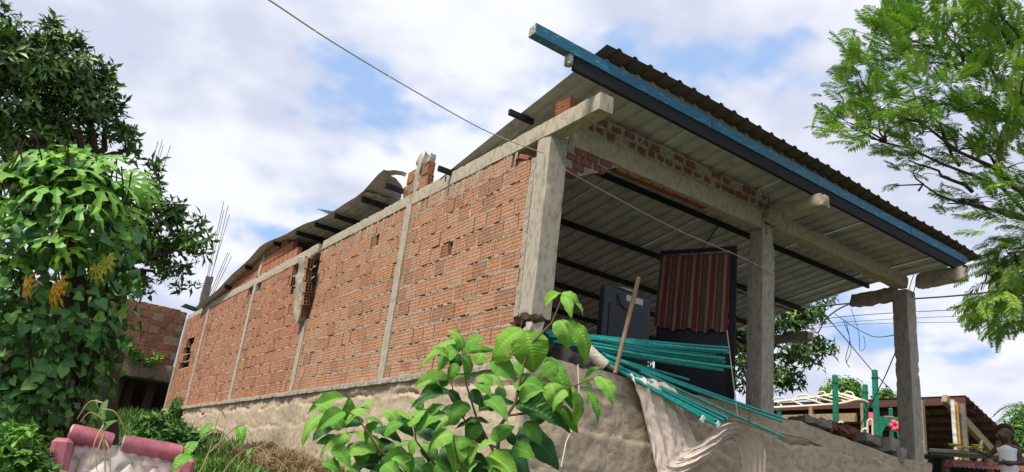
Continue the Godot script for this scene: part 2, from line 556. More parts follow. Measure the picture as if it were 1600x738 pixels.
# brick panel on the plane z = 0 between x0 and x1: each brick of its own (single) or joined
func wall_panel(house: Node3D, x0: float, x1: float, y0: float, rows: int, single: bool, holes: Array, seed_: int, pitch := 0.25) -> void:
	rng.seed = seed_
	var host := Node3D.new()
	host.name = "wall_panel"
	house.add_child(host, true)
	var mass := MB.new()
	var mo := MB.new()
	var f := fbm(seed_, 3.0, 3)
	var step := 0.055 if single else 0.11
	for r in rows:
		var yc := y0 + (r + 0.5) * pitch
		var xa := x0
		var off := (0.5 if r % 2 else 1.0) * (BW + 0.017) * rf(0.8, 1.0)
		var first := true
		while xa < x1 - 0.05:
			var w := BW * rf(0.97, 1.02)
			if first:
				w = off - 0.017
				first = false
			if xa + w > x1 - 0.02 or x1 - (xa + w) < 0.07:
				w = x1 - xa - 0.004
			var xc := xa + w * 0.5
			var gone := false
			for q in holes:
				if xc + w * 0.5 > q[0] + 0.03 and xc - w * 0.5 < maxf(q[1] - 0.03, q[0] + 0.03) and yc + 0.1 > q[2] and yc - 0.1 < q[3]:
					gone = true
			# a joint of squeezed-out mortar
			var jx := xa + w + 0.0085
			if jx < x1 - 0.03 and not gone:
				var pts := PackedVector3Array()
				for k in 6:
					var yy := yc - pitch * 0.5 + pitch * k / 5.0
					var jj := f.get_noise_2d(jx * 9.0, yy * 9.0)
					pts.append(Vector3(jx + 0.016 + jj * 0.012, yy, 0.005))
					pts.append(Vector3(jx + jj * 0.006, yy, (0.028 if f.get_noise_2d(jx * 1.7 + 30.0, yc * 2.1) > 0.22 else 0.001) + f.get_noise_2d(jx * 13.0 + 50.0, yy * 13.0) * 0.014))
					pts.append(Vector3(jx - 0.016 + f.get_noise_2d(jx * 9.0 + 20.0, yy * 9.0) * 0.010, yy, 0.005))
				mo.sheet(pts, 2, 5, Color.WHITE)
			if gone and single and w > 0.2 and yc < 2.2:
				var bm := MB.new()
				brick_shape(bm, Transform3D(Basis(Vector3.BACK, rf(-0.05, 0.05)), Vector3(xc + w * 0.16, yc, 0.012)), w * 0.62, BH, 0.11, Color(0.60, 0.43, 0.36), Color(0.9, 0.9, 0.9), 0.05)
				part(bm, "brick", M.bricks[2], host)
			if not gone:
				var tilt := rf(-0.012, 0.012)
				var t := Transform3D(Basis(Vector3.BACK, tilt) * Basis(Vector3.UP, rf(-0.02, 0.02)), Vector3(xc, yc + rf(-0.004, 0.004), rf(-0.004, 0.007)))
				if single:
					var m: ArrayMesh = brick_meshes[rng.randi() % brick_meshes.size()]
					t.basis = t.basis * Basis.from_scale(Vector3(w / BW, 1, 1))
					var pick := rng.randi() % 7
					piece(m, "brick", M.bricks[pick], host, t)
				else:
					var bc := Color(0.40, 0.18, 0.105).lerp(Color(0.37, 0.19, 0.125), rng.randf())
					bc = bc.lerp(Color(0.25, 0.105, 0.065), 0.8 * pow(rng.randf(), 3.0)).lerp(Color(0.48, 0.21, 0.115), 0.6 * pow(rng.randf(), 2.0))
					brick_shape(mass, t, w, BH, 0.11, bc, bc.lerp(Color(0.56, 0.36, 0.25), 0.4))
			xa += w + 0.017
		# bed joint
		var n := int((x1 - x0) / step)
		var bed := PackedVector3Array()
		var yb := y0 + r * pitch
		for k in n + 1:
			var xx := x1 + (x0 - x1) * k / n
			var g := 0.0
			for q in holes:
				if xx > q[0] and xx < q[1] and yb > q[2] and yb < q[3]: g = 0.06
			var jj := f.get_noise_2d(xx * 6.0, yb * 11.0)
			var wd := 0.014 + 0.010 * absf(f.get_noise_2d(xx * 11.0 + 9.0, yb * 7.0))
			if f.get_noise_2d(xx * 1.3 + 70.0, yb * 3.0) > 0.18: g += 0.03
			bed.append(Vector3(xx, yb - wd + jj * 0.010, 0.005 + g))
			bed.append(Vector3(xx, yb + jj * 0.008, -0.001 + g + f.get_noise_2d(xx * 15.0, yb * 15.0 + 30.0) * 0.014))
			bed.append(Vector3(xx, yb + wd + jj * 0.012, 0.005 + g))
		mo.sheet(bed, 2, n, Color.WHITE, false)
	var top := y0 + rows * pitch - 0.01
	if single:
		var ns := int((x1 - x0) * 16.0)
		for k in ns:
			# smears over brick faces and tongues run down from the beam
			var drip := k % 2 == 0
			var cx := rf(x0 + 0.1, x1 - 0.1)
			var cy := top if drip else y0 + pitch * (rng.randi() % rows) + rf(-0.02, 0.03)
			var hw := rf(0.012, 0.035) if drip else rf(0.03, 0.09)
			var hl := rf(0.05, 0.26) if drip else rf(0.012, 0.03)
			var cc := Vector3(cx, cy - (hl if drip else 0.0) * 0.5, -0.0075)
			var ring := PackedVector3Array()
			for q in 10:
				var an := TAU * q / 10.0
				ring.append(cc + Vector3(cos(an) * hw * rf(0.6, 1.2), sin(an) * hl * rf(0.6, 1.2), 0.009))
			for q in 10:
				mo.tri(cc, ring[q], ring[(q + 1) % 10], Color(1, 1, 1))
	part(mo, "mortar", M.mortar, host, "stuff")
	if not single:
		part(mass, "brick", M.brickmass, host, "stuff")

# trapezoid-ribbed sheet: plan x0..x1, z0..z1, height from a callable
func ribbed_sheet(x0: float, x1: float, z0: float, z1: float, hf: Callable, pitch := 0.27, nx := 14, rusty := -99.0, rib := 0.032) -> MB:
	var zs := PackedFloat32Array()
	var hs := PackedFloat32Array()
	var z := z0
	while z < z1 - 0.01:
		for k in [[0.0, 0.0], [0.60, 0.0], [0.70, 1.0], [0.86, 1.0], [0.96, 0.0]]:
			var q: float = z + k[0] * pitch
			if q <= z1:
				zs.append(q); hs.append(k[1] * rib)
		z += pitch
	zs.append(z1); hs.append(0.0)
	var b := MB.new()
	for s in zs.size() - 1:
		var pts := PackedVector3Array()
		for k in nx + 1:
			var x := x0 + (x1 - x0) * k / nx
			for e in 2:
				var zz := zs[s + e]
				pts.append(Vector3(x, hf.call(x, zz) + hs[s + e], zz))
		b.sheet(pts, 1, nx, Color.WHITE, false)
	return b

func roof_y(x: float, z: float) -> float:
	var sag := 0.25 * clampf((z - 2.5) / 6.7, 0.0, 1.0) * clampf((1.2 - x) / 2.2, 0.0, 1.0)
	return 3.125 - 0.166 * x - sag + 0.012 * sin(z * 1.9 + x)

func back_roof_y(x: float, z: float) -> float:
	var ks := [[3.3, 2.86], [4.0, 2.99], [4.75, 3.10], [5.6, 3.04], [7.0, 3.07], [8.4, 3.13], [10.5, 3.28], [12.2, 3.33], [14.0, 3.02], [16.6, 2.66], [18.5, 2.55]]
	for k in ks.size() - 1:
		if x <= ks[k + 1][0]:
			var t := clampf((x - ks[k][0]) / (ks[k + 1][0] - ks[k][0]), 0.0, 1.0)
			return lerpf(ks[k][1], ks[k + 1][1], t) + 0.03 * sin(x * 2.3 + z)
	return 2.55

func beam(house: Node3D, called: String, lo: Vector3, hi: Vector3, t := Transform3D(), m: Material = null, cell := 0.07, amp := 0.035, chip := 0.03) -> void:
	var b := MB.new()
	rough_box(b, lo, hi, cell, amp, 1.7, chip)
	if t != Transform3D():
		for i in b.v.size():
			b.v[i] = t * b.v[i]
			b.n[i] = t.basis * b.n[i]
	part(b, called, m if m else M.concrete, house)

func build_house() -> void:
	var house := thing("brick_house", "long unfinished brick house with concrete columns and a damaged sheet metal roof", "house")
	rng.seed = 11
	var w1 := Color(1, 1, 1)
	for k in 6:
		var b := MB.new()
		brick_shape(b, Transform3D(), BW, BH, 0.11, Color(0.84, 0.72, 0.66), w1, 0.016 if k > 1 else 0.004)
		brick_meshes.append(b.mesh())
	# plinth: two lifts of rough mortar with cracks between them
	var cr := fbm(8, 0.9, 4)
	var crack := func(p: Vector3, q: Vector3) -> Vector3:
		var along := p.x - p.z
		var inw := 0.0
		var k := 0
		for y in [-0.80, -1.22, -1.75]:
			var yc: float = y + 0.10 * cr.get_noise_1d(along * 1.2 + k * 40.0) + 0.03 * cr.get_noise_1d(along * 9.0 + k * 11.0)
			var dy := p.y - yc
			var deep := (0.075 if k == 0 else 0.03) * clampf(0.5 + 1.8 * cr.get_noise_1d(along * 0.8 + k * 90.0 + 300.0), 0.0, 1.0)
			inw += deep * exp(-dy * dy / 0.0005) + 0.016 * smoothstep(-0.01, 0.01, dy)
			k += 1
		inw += 0.018 * maxf(0.0, cr.get_noise_3dv(p * 2.2)) + 0.008 * cr.get_noise_3dv(p * 7.0) + 0.012 * cr.get_noise_3dv(p * 21.0)
		if absf(p.z + 0.07) < 0.001 and p.x > 0.02: q.z += inw
		elif absf(p.x + 0.07) < 0.001 and p.z > 0.02: q.x += inw
		# top edge of the front slumps towards the far corner
		if p.x < 3.0 and p.y > -0.7 and p.z > 4.9:
			q.y -= 0.30 * clampf((p.z - 4.9) / 3.0, 0.0, 1.0) * smoothstep(-0.7, -0.45, p.y)
		return q
	var b := MB.new()
	rough_box(b, Vector3(-0.07, -3.2, -0.07), Vector3(20.25, -0.56, 8.9), 0.034, 0.05, 0.9, 0.05, crack, "x+y+y-z+")
	part(b, "plinth", M.plinth, house)
	b = MB.new()
	rough_box(b, Vector3(-0.04, -0.72, 0.02), Vector3(20.2, -0.46, 8.86), 0.16, 0.05, 0.9, 0.03, func(p, q):
		if p.z > 4.9: q.y -= 0.24 * clampf((p.z - 4.9) / 3.0, 0.0, 1.0) * clampf((3.0 - p.x) / 2.0, 0.0, 1.0)
		return q)
	part(b, "floor_slab", M.plinth, house)
	# lip of spilt mortar under the bricks
	b = MB.new()
	rough_box(b, Vector3(0.05, -0.64, -0.085), Vector3(20.2, -0.55, 0.10), 0.05, 0.017, 2.2, 0.03)
	part(b, "mortar_lip", M.mortar, house)
	# columns on the long wall
	for k in [[3.86, 4.08, 2.47], [8.02, 8.24, 0.95], [12.46, 12.68, 2.47], [17.08, 17.32, 2.47], [19.98, 20.22, 2.47]]:
		beam(house, "column", Vector3(k[0], -0.57, -0.025), Vector3(k[1], k[2], 0.16), Transform3D(), M.column, 0.06, 0.008, 0.016)
	# corner column, broken off above the floor
	b = MB.new()
	rough_box(b, Vector3(0.0, 0.0, 0.0), Vector3(0.29, 2.46, 0.29), 0.045, 0.006, 1.5, 0.016, func(p, q):
		if p.y < 0.01: q.y += 0.10 * nz.get_noise_2d(p.x * 900.0, p.z * 900.0) + 0.06 * (p.x + p.z)
		return q)
	part(b, "corner_column", M.column, house)
	b = MB.new()
	rough_box(b, Vector3(0.29, 0.02, -0.012), Vector3(0.39, 2.2, 0.12), 0.05, 0.015, 2.0, 0.03)
	part(b, "mortar_fillet", M.mortar, house)
	b = MB.new()
	rough_box(b, Vector3(0.04, -0.42, 0.04), Vector3(0.25, -0.05, 0.24), 0.05, 0.09, 3.0, 0.05)
	part(b, "broken_footing", M.concrete, house)
	for k in [[0.03, 0.05], [0.25, 0.05], [0.05, 0.25], [0.25, 0.25]]:
		b = MB.new()
		b.tube([Vector3(k[0], -0.5, k[1]), Vector3(k[0] + 0.02, -0.2, k[1] - 0.01), Vector3(k[0], 0.2, k[1])], 0.006, 6)
		part(b, "rebar", M.rustsheet, house)
	# columns along the front
	var fc := func(p: Vector3, q: Vector3) -> Vector3:
		if p.y > 2.05: # the head has lost its cover
			var w := 0.05 * smoothstep(2.05, 2.2, p.y) * (0.6 + nz.get_noise_3dv(p * 400.0))
			q.x += w * (1.0 if p.x < 0.14 else -1.0)
			q.z += w * (1.0 if p.z < 4.41 else -1.0)
		return q
	b = MB.new()
	rough_box(b, Vector3(0.0, -0.6, 4.27), Vector3(0.29, 2.52, 4.56), 0.05, 0.009, 1.6, 0.02, fc)
	part(b, "column", M.column, house)
	b = MB.new()
	rough_box(b, Vector3(0.0, -1.3, 8.40), Vector3(0.29, 2.43, 8.69), 0.05, 0.008, 1.6, 0.02)
	part(b, "column", M.column, house)
	# beams
	beam(house, "ring_beam", Vector3(-0.97, 2.43, -0.015), Vector3(3.98, 2.66, 0.20), Transform3D(), null, 0.06, 0.008, 0.018)
	beam(house, "ring_beam", Vector3(4.0, 2.46, -0.012), Vector3(8.0, 2.66, 0.20), Transform3D(), null, 0.06, 0.010, 0.02)
	beam(house, "ring_beam", Vector3(8.25, 2.44, -0.012), Vector3(17.3, 2.66, 0.20), Transform3D(), null, 0.08, 0.018, 0.03)
	beam(house, "ring_beam", Vector3(17.33, 2.42, 0.0), Vector3(20.2, 2.60, 0.20), Transform3D(), null, 0.08, 0.03, 0.02)
	beam(house, "lintel_beam", Vector3(0.0, 2.40, 0.30), Vector3(0.22, 2.68, 4.24), Transform3D(), null, 0.07, 0.02, 0.03)
	beam(house, "front_beam", Vector3(0.02, 2.49, 4.58), Vector3(0.26, 2.74, 8.45), Transform3D(Basis(Vector3.RIGHT, 0.017), Vector3(0, 0.02, 0)).translated(Vector3(0, 0.10, 0)), null, 0.07, 0.03, 0.03)
	beam(house, "beam_stub", Vector3(-1.05, 2.52, 4.28), Vector3(-0.01, 2.74, 4.52), Transform3D(), null, 0.06, 0.05, 0.06)
	beam(house, "beam_stub", Vector3(-1.02, 2.45, 8.42), Vector3(-0.16, 2.71, 8.64), Transform3D(), null, 0.06, 0.05, 0.06)
	beam(house, "beam_stub", Vector3(0.27, 2.27, 8.42), Vector3(1.16, 2.52, 8.64), Transform3D(), null, 0.06, 0.05, 0.06)
	beam(house, "beam_stub", Vector3(2.12, 1.70, 8.42), Vector3(3.3, 1.88, 8.62), Transform3D(), null, 0.06, 0.05, 0.06)
	for k in [[-0.05, 8.50], [-0.10, 8.58], [0.08, 8.47]]:
		b = MB.new()
		b.tube([Vector3(k[0] + 0.1, 2.3, k[1]), Vector3(k[0], 2.6, k[1]), Vector3(k[0] - 0.04, 2.72, k[1] + 0.02)], 0.007, 5)
		part(b, "rebar", M.rustsheet, house)
	# brick panels of the long wall
	wall_panel(house, 0.39, 3.86, -0.56, 12, true, [[2.44, 2.52, 1.2, 1.42], [0.40, 0.62, 2.2, 2.6]], 101)
	wall_panel(house, 4.08, 8.02, -0.56, 12, true, [[5.14, 5.22, 2.02, 2.16]], 102)
	wall_panel(house, 8.24, 12.46, -0.56, 12, false, [[8.24, 9.75, 1.78, 2.5], [12.1, 12.46, 2.2, 2.5]], 103)
	wall_panel(house, 12.68, 17.08, -0.56, 12, false, [[12.68, 12.9, 2.2, 2.5]], 104)
	wall_panel(house, 17.32, 19.98, -0.56, 12, false, [[18.42, 19.25, 0.72, 1.60]], 105)
	# grille of the small far window
	var g := Node3D.new()
	g.name = "window"
	house.add_child(g)
	for k in 4:
		b = MB.new()
		b.tube([Vector3(18.40, 0.85 + 0.2 * k, 0.05), Vector3(19.27, 0.85 + 0.2 * k, 0.05)], 0.012, 6)
		part(b, "window_bar", M.steel, g)
	# bricks over the beam towards the far end, under the roof edge
	var gh := Node3D.new()
	gh.name = "gable_wall"
	house.add_child(gh)
	var gm := MB.new()
	rng.seed = 31
	for r in 3:
		var xa := 9.9 + 0.45 * r
		while xa < 16.8 - 1.55 * r:
			var w := 0.32
			var bc := Color(0.44, 0.175, 0.10).lerp(Color(0.36, 0.15, 0.09), rng.randf())
			brick_shape(gm, Transform3D(Basis(), Vector3(xa, 2.79 + 0.25 * r, 0.02)), w, BH, 0.11, bc, bc.lerp(Color(0.62, 0.38, 0.27), 0.6))
			xa += w + 0.018
	part(gm, "brick", M.brickmass, gh, "stuff")
	b = MB.new()
	rough_box(b, Vector3(12.40, 2.66, -0.01), Vector3(12.62, 3.22, 0.18), 0.08, 0.03, 2.0, 0.03)
	part(b, "column_stub", M.column, gh)
	# the jagged stump standing on the beam
	var st := Node3D.new()
	st.name = "column_stump"
	house.add_child(st)
	b = MB.new()
	rough_box(b, Vector3(3.80, 2.64, 0.0), Vector3(4.02, 3.40, 0.16), 0.045, 0.05, 2.6, 0.05, func(p, q):
		if p.y > 3.3: q.y += 0.22 * nz.get_noise_2d(p.x * 700.0, p.z * 700.0 + 40.0)
		return q)
	part(b, "concrete_core", M.column, st)
	for k in [[3.64, 2.79, 0.28], [3.63, 3.04, 0.22], [4.20, 2.79, 0.34], [4.16, 3.04, 0.24]]:
		b = MB.new()
		brick_shape(b, Transform3D(Basis(), Vector3(k[0], k[1], 0.01)), k[2], BH, 0.12, Color(0.66, 0.47, 0.40), Color.WHITE, 0.02)
		part(b, "brick", M.bricks[rng.randi() % 7], st)
	b = MB.new()
	hollow_brick(b, Transform3D(Basis(Vector3.UP, -PI / 2).inverse(), Vector3(3.48, 2.80, 0.07)), 0.11, 0.21, 0.06, 2, 3, Color(0.6, 0.45, 0.38))
	part(b, "hollow_brick", M.bricks[1], st)
	b = MB.new()
	rough_box(b, Vector3(3.52, 3.10, 0.0), Vector3(3.72, 3.30, 0.14), 0.05, 0.07, 3.0, 0.04)
	part(b, "mortar_lump", M.mortar, st)
	# hanging slab of column and bricks, tipped out of the wall
	var hc := Node3D.new()
	hc.name = "hanging_chunk"
	house.add_child(hc)
	var tip := Transform3D(Basis(Vector3.RIGHT, -0.15) * Basis(Vector3.BACK, 0.13), Vector3(8.14, 1.58, -0.26))
	b = MB.new()
	rough_box(b, Vector3(-0.16, -0.72, 0.0), Vector3(0.26, 0.66, 0.14), 0.04, 0.06, 2.2, 0.05, func(p, q):
		# ragged outline: wider in the middle, broken to a point below
		var h: float = (p.y + 0.72) / 1.38
		q.x = q.x * (0.55 + 0.7 * sin(clampf(h * 1.25, 0.0, 1.0) * PI * 0.75)) + 0.05 * nz.get_noise_1d(p.y * 900.0)
		return q)
	for i in b.v.size():
		b.v[i] = tip * b.v[i]
		b.n[i] = tip.basis * b.n[i]
	part(b, "concrete_core", M.concrete, hc)
	for k in [[0.33, -0.12, 0.20], [0.30, -0.37, 0.16], [0.30, 0.12, 0.10]]:
		b = MB.new()
		brick_shape(b, tip * Transform3D(Basis(Vector3.BACK, rf(-0.1, 0.1)), Vector3(k[0], k[1], 0.02)), k[2], BH, 0.12, Color(0.78, 0.64, 0.58), Color.WHITE, 0.04)
		part(b, "brick", M.bricks[5], hc)
	for k in [[-0.27, 0.50, 0.12], [-0.22, 0.26, 0.02], [-0.30, 0.0, 0.13], [-0.26, -0.25, 0.10], [-0.17, -0.50, 0.11]]:
		b = MB.new()
		var hb := tip * Transform3D(Basis(Vector3.BACK, rf(-0.12, 0.12)) * Basis(Vector3.UP, PI / 2), Vector3(k[0] - 0.02, k[1], 0.075))
		hollow_brick(b, hb, 0.13, 0.215, 0.16, 2, 3, Color(0.74, 0.62, 0.56))
		part(b, "hollow_brick", M.bricks[5], hc)
	b = MB.new()
	b.tube([Vector3(8.1, 2.5, 0.08), Vector3(8.0, 2.42, -0.05), Vector3(8.02, 2.28, -0.14)], 0.008, 5)
	b.tube([Vector3(8.2, 2.52, 0.10), Vector3(8.18, 2.40, -0.08), Vector3(8.12, 2.25, -0.15)], 0.008, 5)
	part(b, "rebar", M.rustsheet, hc)
	for k in [[9.74, 2.06], [9.62, 1.81]]:
		b = MB.new()
		hollow_brick(b, Transform3D(Basis(Vector3.UP, PI / 2), Vector3(k[0] - 0.05, k[1], 0.06)), 0.11, 0.21, 0.16, 2, 3, Color(0.66, 0.5, 0.42))
		part(b, "hollow_brick", M.bricks[2], house)
	# broken pocket next to the corner column head, and a brick on the beam
	for k in [[0.62, 2.30, 0.4], [0.60, 2.20, 0.2], [0.50, 2.12, 0.3]]:
		b = MB.new()
		b.box(Transform3D(Basis(Vector3.BACK, k[2]), Vector3(k[0], k[1], 0.06)), Vector3(0.26, 0.07, 0.1), Color(0.66, 0.47, 0.40), 0.01)
		part(b, "broken_brick", M.bricks[2], house)
	b = MB.new()
	brick_shape(b, Transform3D(Basis(Vector3.UP, 0.1), Vector3(-0.16, 2.79, 0.02)), 0.28, 0.2, 0.11, Color(0.55, 0.36, 0.30), Color(0.62, 0.42, 0.36))
	part(b, "brick", M.bricks[2], house)
	# small bricks over and under the front lintel
	var cw := Node3D.new()
	cw.name = "brick_course"
	house.add_child(cw)
	var sb := MB.new()
	sb.box(Transform3D(Basis(), Vector3.ZERO), Vector3(0.12, 0.098, 0.205), Color.WHITE, 0.012)
	var sbm := sb.mesh()
	rng.seed = 5
	for r in 2:
		var za := 0.46 + 0.11 * r
		while za < 4.42:
			var sc := rf(0.85, 1.05) if r == 1 else rf(0.4, 0.75)
			if rng.randf() > (0.06 if r == 1 else 0.15):
				piece(sbm, "brick", M.oldbrick, cw, Transform3D(Basis(Vector3.RIGHT, rf(-0.05, 0.05)).scaled_local(Vector3(1, rf(0.85, 1.1), sc)), Vector3(0.077 + rf(-0.012, 0.01), 2.80 + 0.14 * r + rf(-0.01, 0.01), za)))
			za += 0.205 * sc + rf(0.035, 0.09)
	b = MB.new()
	rough_box(b, Vector3(0.03, 2.66, 0.30), Vector3(0.14, 3.02, 4.45), 0.06, 0.03, 2.5, 0.02)
	part(b, "mortar", M.mortar, cw)
	var uw := Node3D.new()
	uw.name = "brick_infill"
	house.add_child(uw)
	for r in 4:
		var za := 0.40 + 0.11 * (r % 2)
		while za < 0.52 + 0.21 * r:
			piece(sbm, "brick", M.oldbrick, uw, Transform3D(Basis(), Vector3(0.07 + rf(-0.006, 0.006), 2.03 + 0.107 * r, za)))
			za += 0.235
	b = MB.new()
	rough_box(b, Vector3(0.03, 2.0, 0.28), Vector3(0.13, 2.42, 1.2), 0.05, 0.03, 2.5, 0.02, func(p, q):
		q.y += maxf(0.0, (p.z - 0.5) * 0.55) * clampf((2.42 - p.y) / 0.42, 0.0, 1.0)
		return q)
	part(b, "mortar", M.mortar, uw)
	# hollow bricks under the lintel, cells looking down
	for k in 8:
		b = MB.new()
		hollow_brick(b, Transform3D(Basis(Vector3.RIGHT, -PI / 2), Vector3(0.11, 2.352 + 0.003 * k, 1.30 + k * 0.235)), 0.11, 0.21, 0.06, 2, 5, Color(0.6, 0.42, 0.34))
		part(b, "hollow_brick", M.bricks[0], uw)
	# roof over the porch: sheets, purlins, fascia and gutter
	for k in 9:
		var z0 := -0.03 + k * 1.08
		var z1 := minf(z0 + 1.085, 9.2)
		var x1 := 2.95 if k == 0 else 11.5
		var sh := ribbed_sheet(-0.80, x1, z0 if k == 0 else z0 + 0.0, z1, func(x, z): return roof_y(x, z) + 0.004 * (k % 2), 0.27, 8 if k == 0 else 20)
		part(sh, "roof_sheet", M.zinc, house)
	# roof overhang past the gutter, built as separate darker brown sheets
	for k in 5:
		var z0 := -0.03 + k * 1.89
		part(ribbed_sheet(-1.03, -0.55, z0, minf(z0 + 1.89, 9.2), func(x, z): return roof_y(x, z) + 0.012, 0.27, 3), "brown_eave_sheet", M.eave, house)
	for k in [[1.2, 0.25, 9.15], [2.77, -0.02, 9.1], [4.06, 0.25, 9.1], [5.03, 0.25, 9.1], [6.2, 0.25, 9.1], [7.6, 0.25, 9.1]]:
		b = MB.new()
		var ya := roof_y(k[0], 1.0) - 0.065
		b.box(Transform3D(Basis(Vector3.BACK, -0.16), Vector3(k[0], ya, (k[1] + k[2]) * 0.5)), Vector3(0.05, 0.10, k[2] - k[1]), Color.WHITE, 0.006)
		part(b, "purlin", M.steel, house)
	for k in [0.75, 2.60]:
		b = MB.new()
		b.box(Transform3D(Basis(), Vector3(k, roof_y(k, 0.0) - 0.06, -0.02 if k < 2.0 else -0.05)), Vector3(0.05, 0.09, 0.42), Color.WHITE, 0.006)
		part(b, "purlin_end", M.steel, house)
	# stays under the open side of the roof
	for k in [[Vector3(1.3, 2.86, 4.7), Vector3(4.0, 2.36, 6.3)], [Vector3(3.0, 2.55, 5.6), Vector3(2.9, 2.52, 9.0)]]:
		b = MB.new()
		b.tube([k[0], k[1]], 0.012, 6)
		part(b, "brace", M.steel, house)
	var gut := Node3D.new()
	gut.name = "gutter"
	house.add_child(gut)
	var g0 := Vector3(-0.86, 3.055, -1.03)
	var g1 := Vector3(-0.86, 2.878, 8.78)
	var gdir := g1 - g0
	var gt := aim((g0 + g1) * 0.5, gdir, Vector3.UP)
	var gl := gdir.length()
	b = MB.new()
	b.box(gt * Transform3D(Basis(), Vector3(-0.06, 0.045, 0)), Vector3(0.006, 0.15, gl), Color.WHITE, 0.001)
	b.box(gt * Transform3D(Basis(), Vector3(-0.048, 0.118, 0)), Vector3(0.03, 0.006, gl), Color.WHITE, 0.001)
	b.box(gt * Transform3D(Basis(), Vector3(0.0, -0.029, 0)), Vector3(0.114, 0.006, gl - 0.004), Color.WHITE, 0.001)
	b.box(gt * Transform3D(Basis(), Vector3(0.06, 0.03, 0)), Vector3(0.006, 0.12, gl), Color.WHITE, 0.001)
	part(b, "gutter_channel", M.bluepaint, gut)
	for s in [-0.19, 0.315, 0.49]:
		b = MB.new()
		b.box(gt * Transform3D(Basis(), Vector3(-0.0645, 0.045, s * gl)), Vector3(0.006, 0.155, 0.03), Color(0.5, 0.6, 0.7), 0.001)
		part(b, "gutter_joint", M.bluepaint, gut)
	b = MB.new()
	b.box(gt * Transform3D(Basis(), Vector3(0, 0.035, -gl * 0.5 - 0.006)), Vector3(0.118, 0.125, 0.008), Color.WHITE, 0.002)
	part(b, "gutter_end", M.bare, gut)
	b = MB.new()
	var f0 := Vector3(-0.872, 2.922, -0.40)
	var f1 := Vector3(-0.872, 2.752, 8.86)
	b.box(aim((f0 + f1) * 0.5, f1 - f0, Vector3.UP), Vector3(0.06, 0.17, (f1 - f0).length()), Color.WHITE, 0.005)
	part(b, "fascia_channel", M.steel, house)
	b = MB.new()
	b.tube([Vector3(-0.86, 2.88, -0.46), Vector3(-0.86, 3.02, -0.46)], 0.055, 10)
	part(b, "drain_outlet", M.bare, house)
	# far roof with its buckled edge
	for k in 3:
		var bs := ribbed_sheet(5.5 if k == 0 else 3.9, 18.2, -0.22 + k * 2.9, -0.22 + (k + 1) * 2.9 - 0.02, back_roof_y, 0.29, 36, -99.0, 0.025)
		part(bs, "roof_sheet", M.zinc, house)
	for k in [4.78, 5.8, 7.15, 8.3, 9.5, 11.2, 13.4, 15.2]:
		b = MB.new()
		b.box(Transform3D(Basis(), Vector3(k, back_roof_y(k, 0.0) - 0.075, 0.6)), Vector3(0.05, 0.10, 1.56), Color.WHITE, 0.005)
		part(b, "purlin", M.steel, house)
	# torn sheet curling over the stump
	var pts := PackedVector3Array()
	var curl := [[6.1, 3.02, 0.85], [5.6, 3.07, 0.85], [5.3, 3.16, 0.75], [5.0, 3.25, 0.60], [4.78, 3.27, 0.34], [4.6, 3.20, 0.16], [4.3, 3.12, 0.13], [3.95, 2.99, 0.10], [3.72, 2.88, 0.04]]
	for q in curl:
		for e in 5:
			pts.append(Vector3(q[0] + 0.05 * e, q[1] + 0.012 * sin(e * 2.0), -0.26 + q[2] * e / 4.0))
	b = MB.new()
	b.sheet(pts, 4, curl.size() - 1, Color(0.85, 0.74, 0.62))
	part(b, "torn_sheet", M.zinc, house)
	b = MB.new()
	b.box(Transform3D(Basis(Vector3.UP, 0.3) * Basis(Vector3.BACK, 0.25), Vector3(8.0, 3.32, 0.25)), Vector3(0.95, 0.012, 0.6), Color.WHITE, 0.003)
	part(b, "loose_sheet", M.bluepaint, house)
	# inner cross wall at the back of the open room
	b = MB.new()
	rough_box(b, Vector3(11.9, -0.5, 0.2), Vector3(12.05, 3.0, 8.6), 0.3, 0.02, 1.0, 0.0)
	part(b, "inner_wall", M.mortar, house)
	b = MB.new()
	rough_box(b, Vector3(17.5, -0.6, 0.2), Vector3(20.2, 2.5, 8.6), 0.5, 0.02, 1.0, 0.0, null, "z-")
	part(b, "end_room", M.mortar, house)

# ---------------------------------------------------------------- leaves and trees
# broad ribbed leaf: z from base (0) to tip (1), x across (half width 0.5), arched upwards in y
func ribbed_leaf(arch: float, fold: float, droop: float, veins: int, twist := 0.0) -> ArrayMesh:
	var b := MB.new()
	var nu := 12
	var nv := 44
	var pts := PackedVector3Array()
	var cols := PackedColorArray()
	for j in nv + 1:
		var t := float(j) / nv
		var w := 0.5 * pow(sin(PI * pow(t, 0.72)), 0.72) * (1.0 - 0.18 * t)
		if t > 0.9: w *= 1.0 - (t - 0.9) * 2.0
		for i in nu + 1:
			var s := 2.0 * i / nu - 1.0
			var a := absf(s)
			var ph := (t - 0.16 * a) * veins * TAU
			var rib := 0.016 * sin(ph) * smoothstep(0.0, 0.25, a) * (1.0 - 0.55 * smoothstep(0.8, 1.0, a))
			var edge := 0.018 * sin(t * 19.0 + s * 2.0) * a * a
			var y := arch * 4.0 * t * (1.0 - t) + fold * a * w - droop * w * a * a + rib + edge - 0.16 * t * t * t
			var tw := twist * (t - 0.3)
			var x := s * w
			pts.append(Vector3(x * cos(tw) - y * sin(tw) * 0.2, y + x * sin(tw), t))
			var mid := 1.0 if a < 0.09 else 0.0
			var vein := smoothstep(0.80, 1.0, -sin(ph)) * smoothstep(0.05, 0.2, a) * 0.35
			cols.append(Color(0.66, 0.76, 0.58).lerp(Color(1, 1, 1), clampf(mid + vein * 1.8, 0.0, 1.0)))
	b.sheet(pts, nu, nv, cols, true)
	return b.mesh()

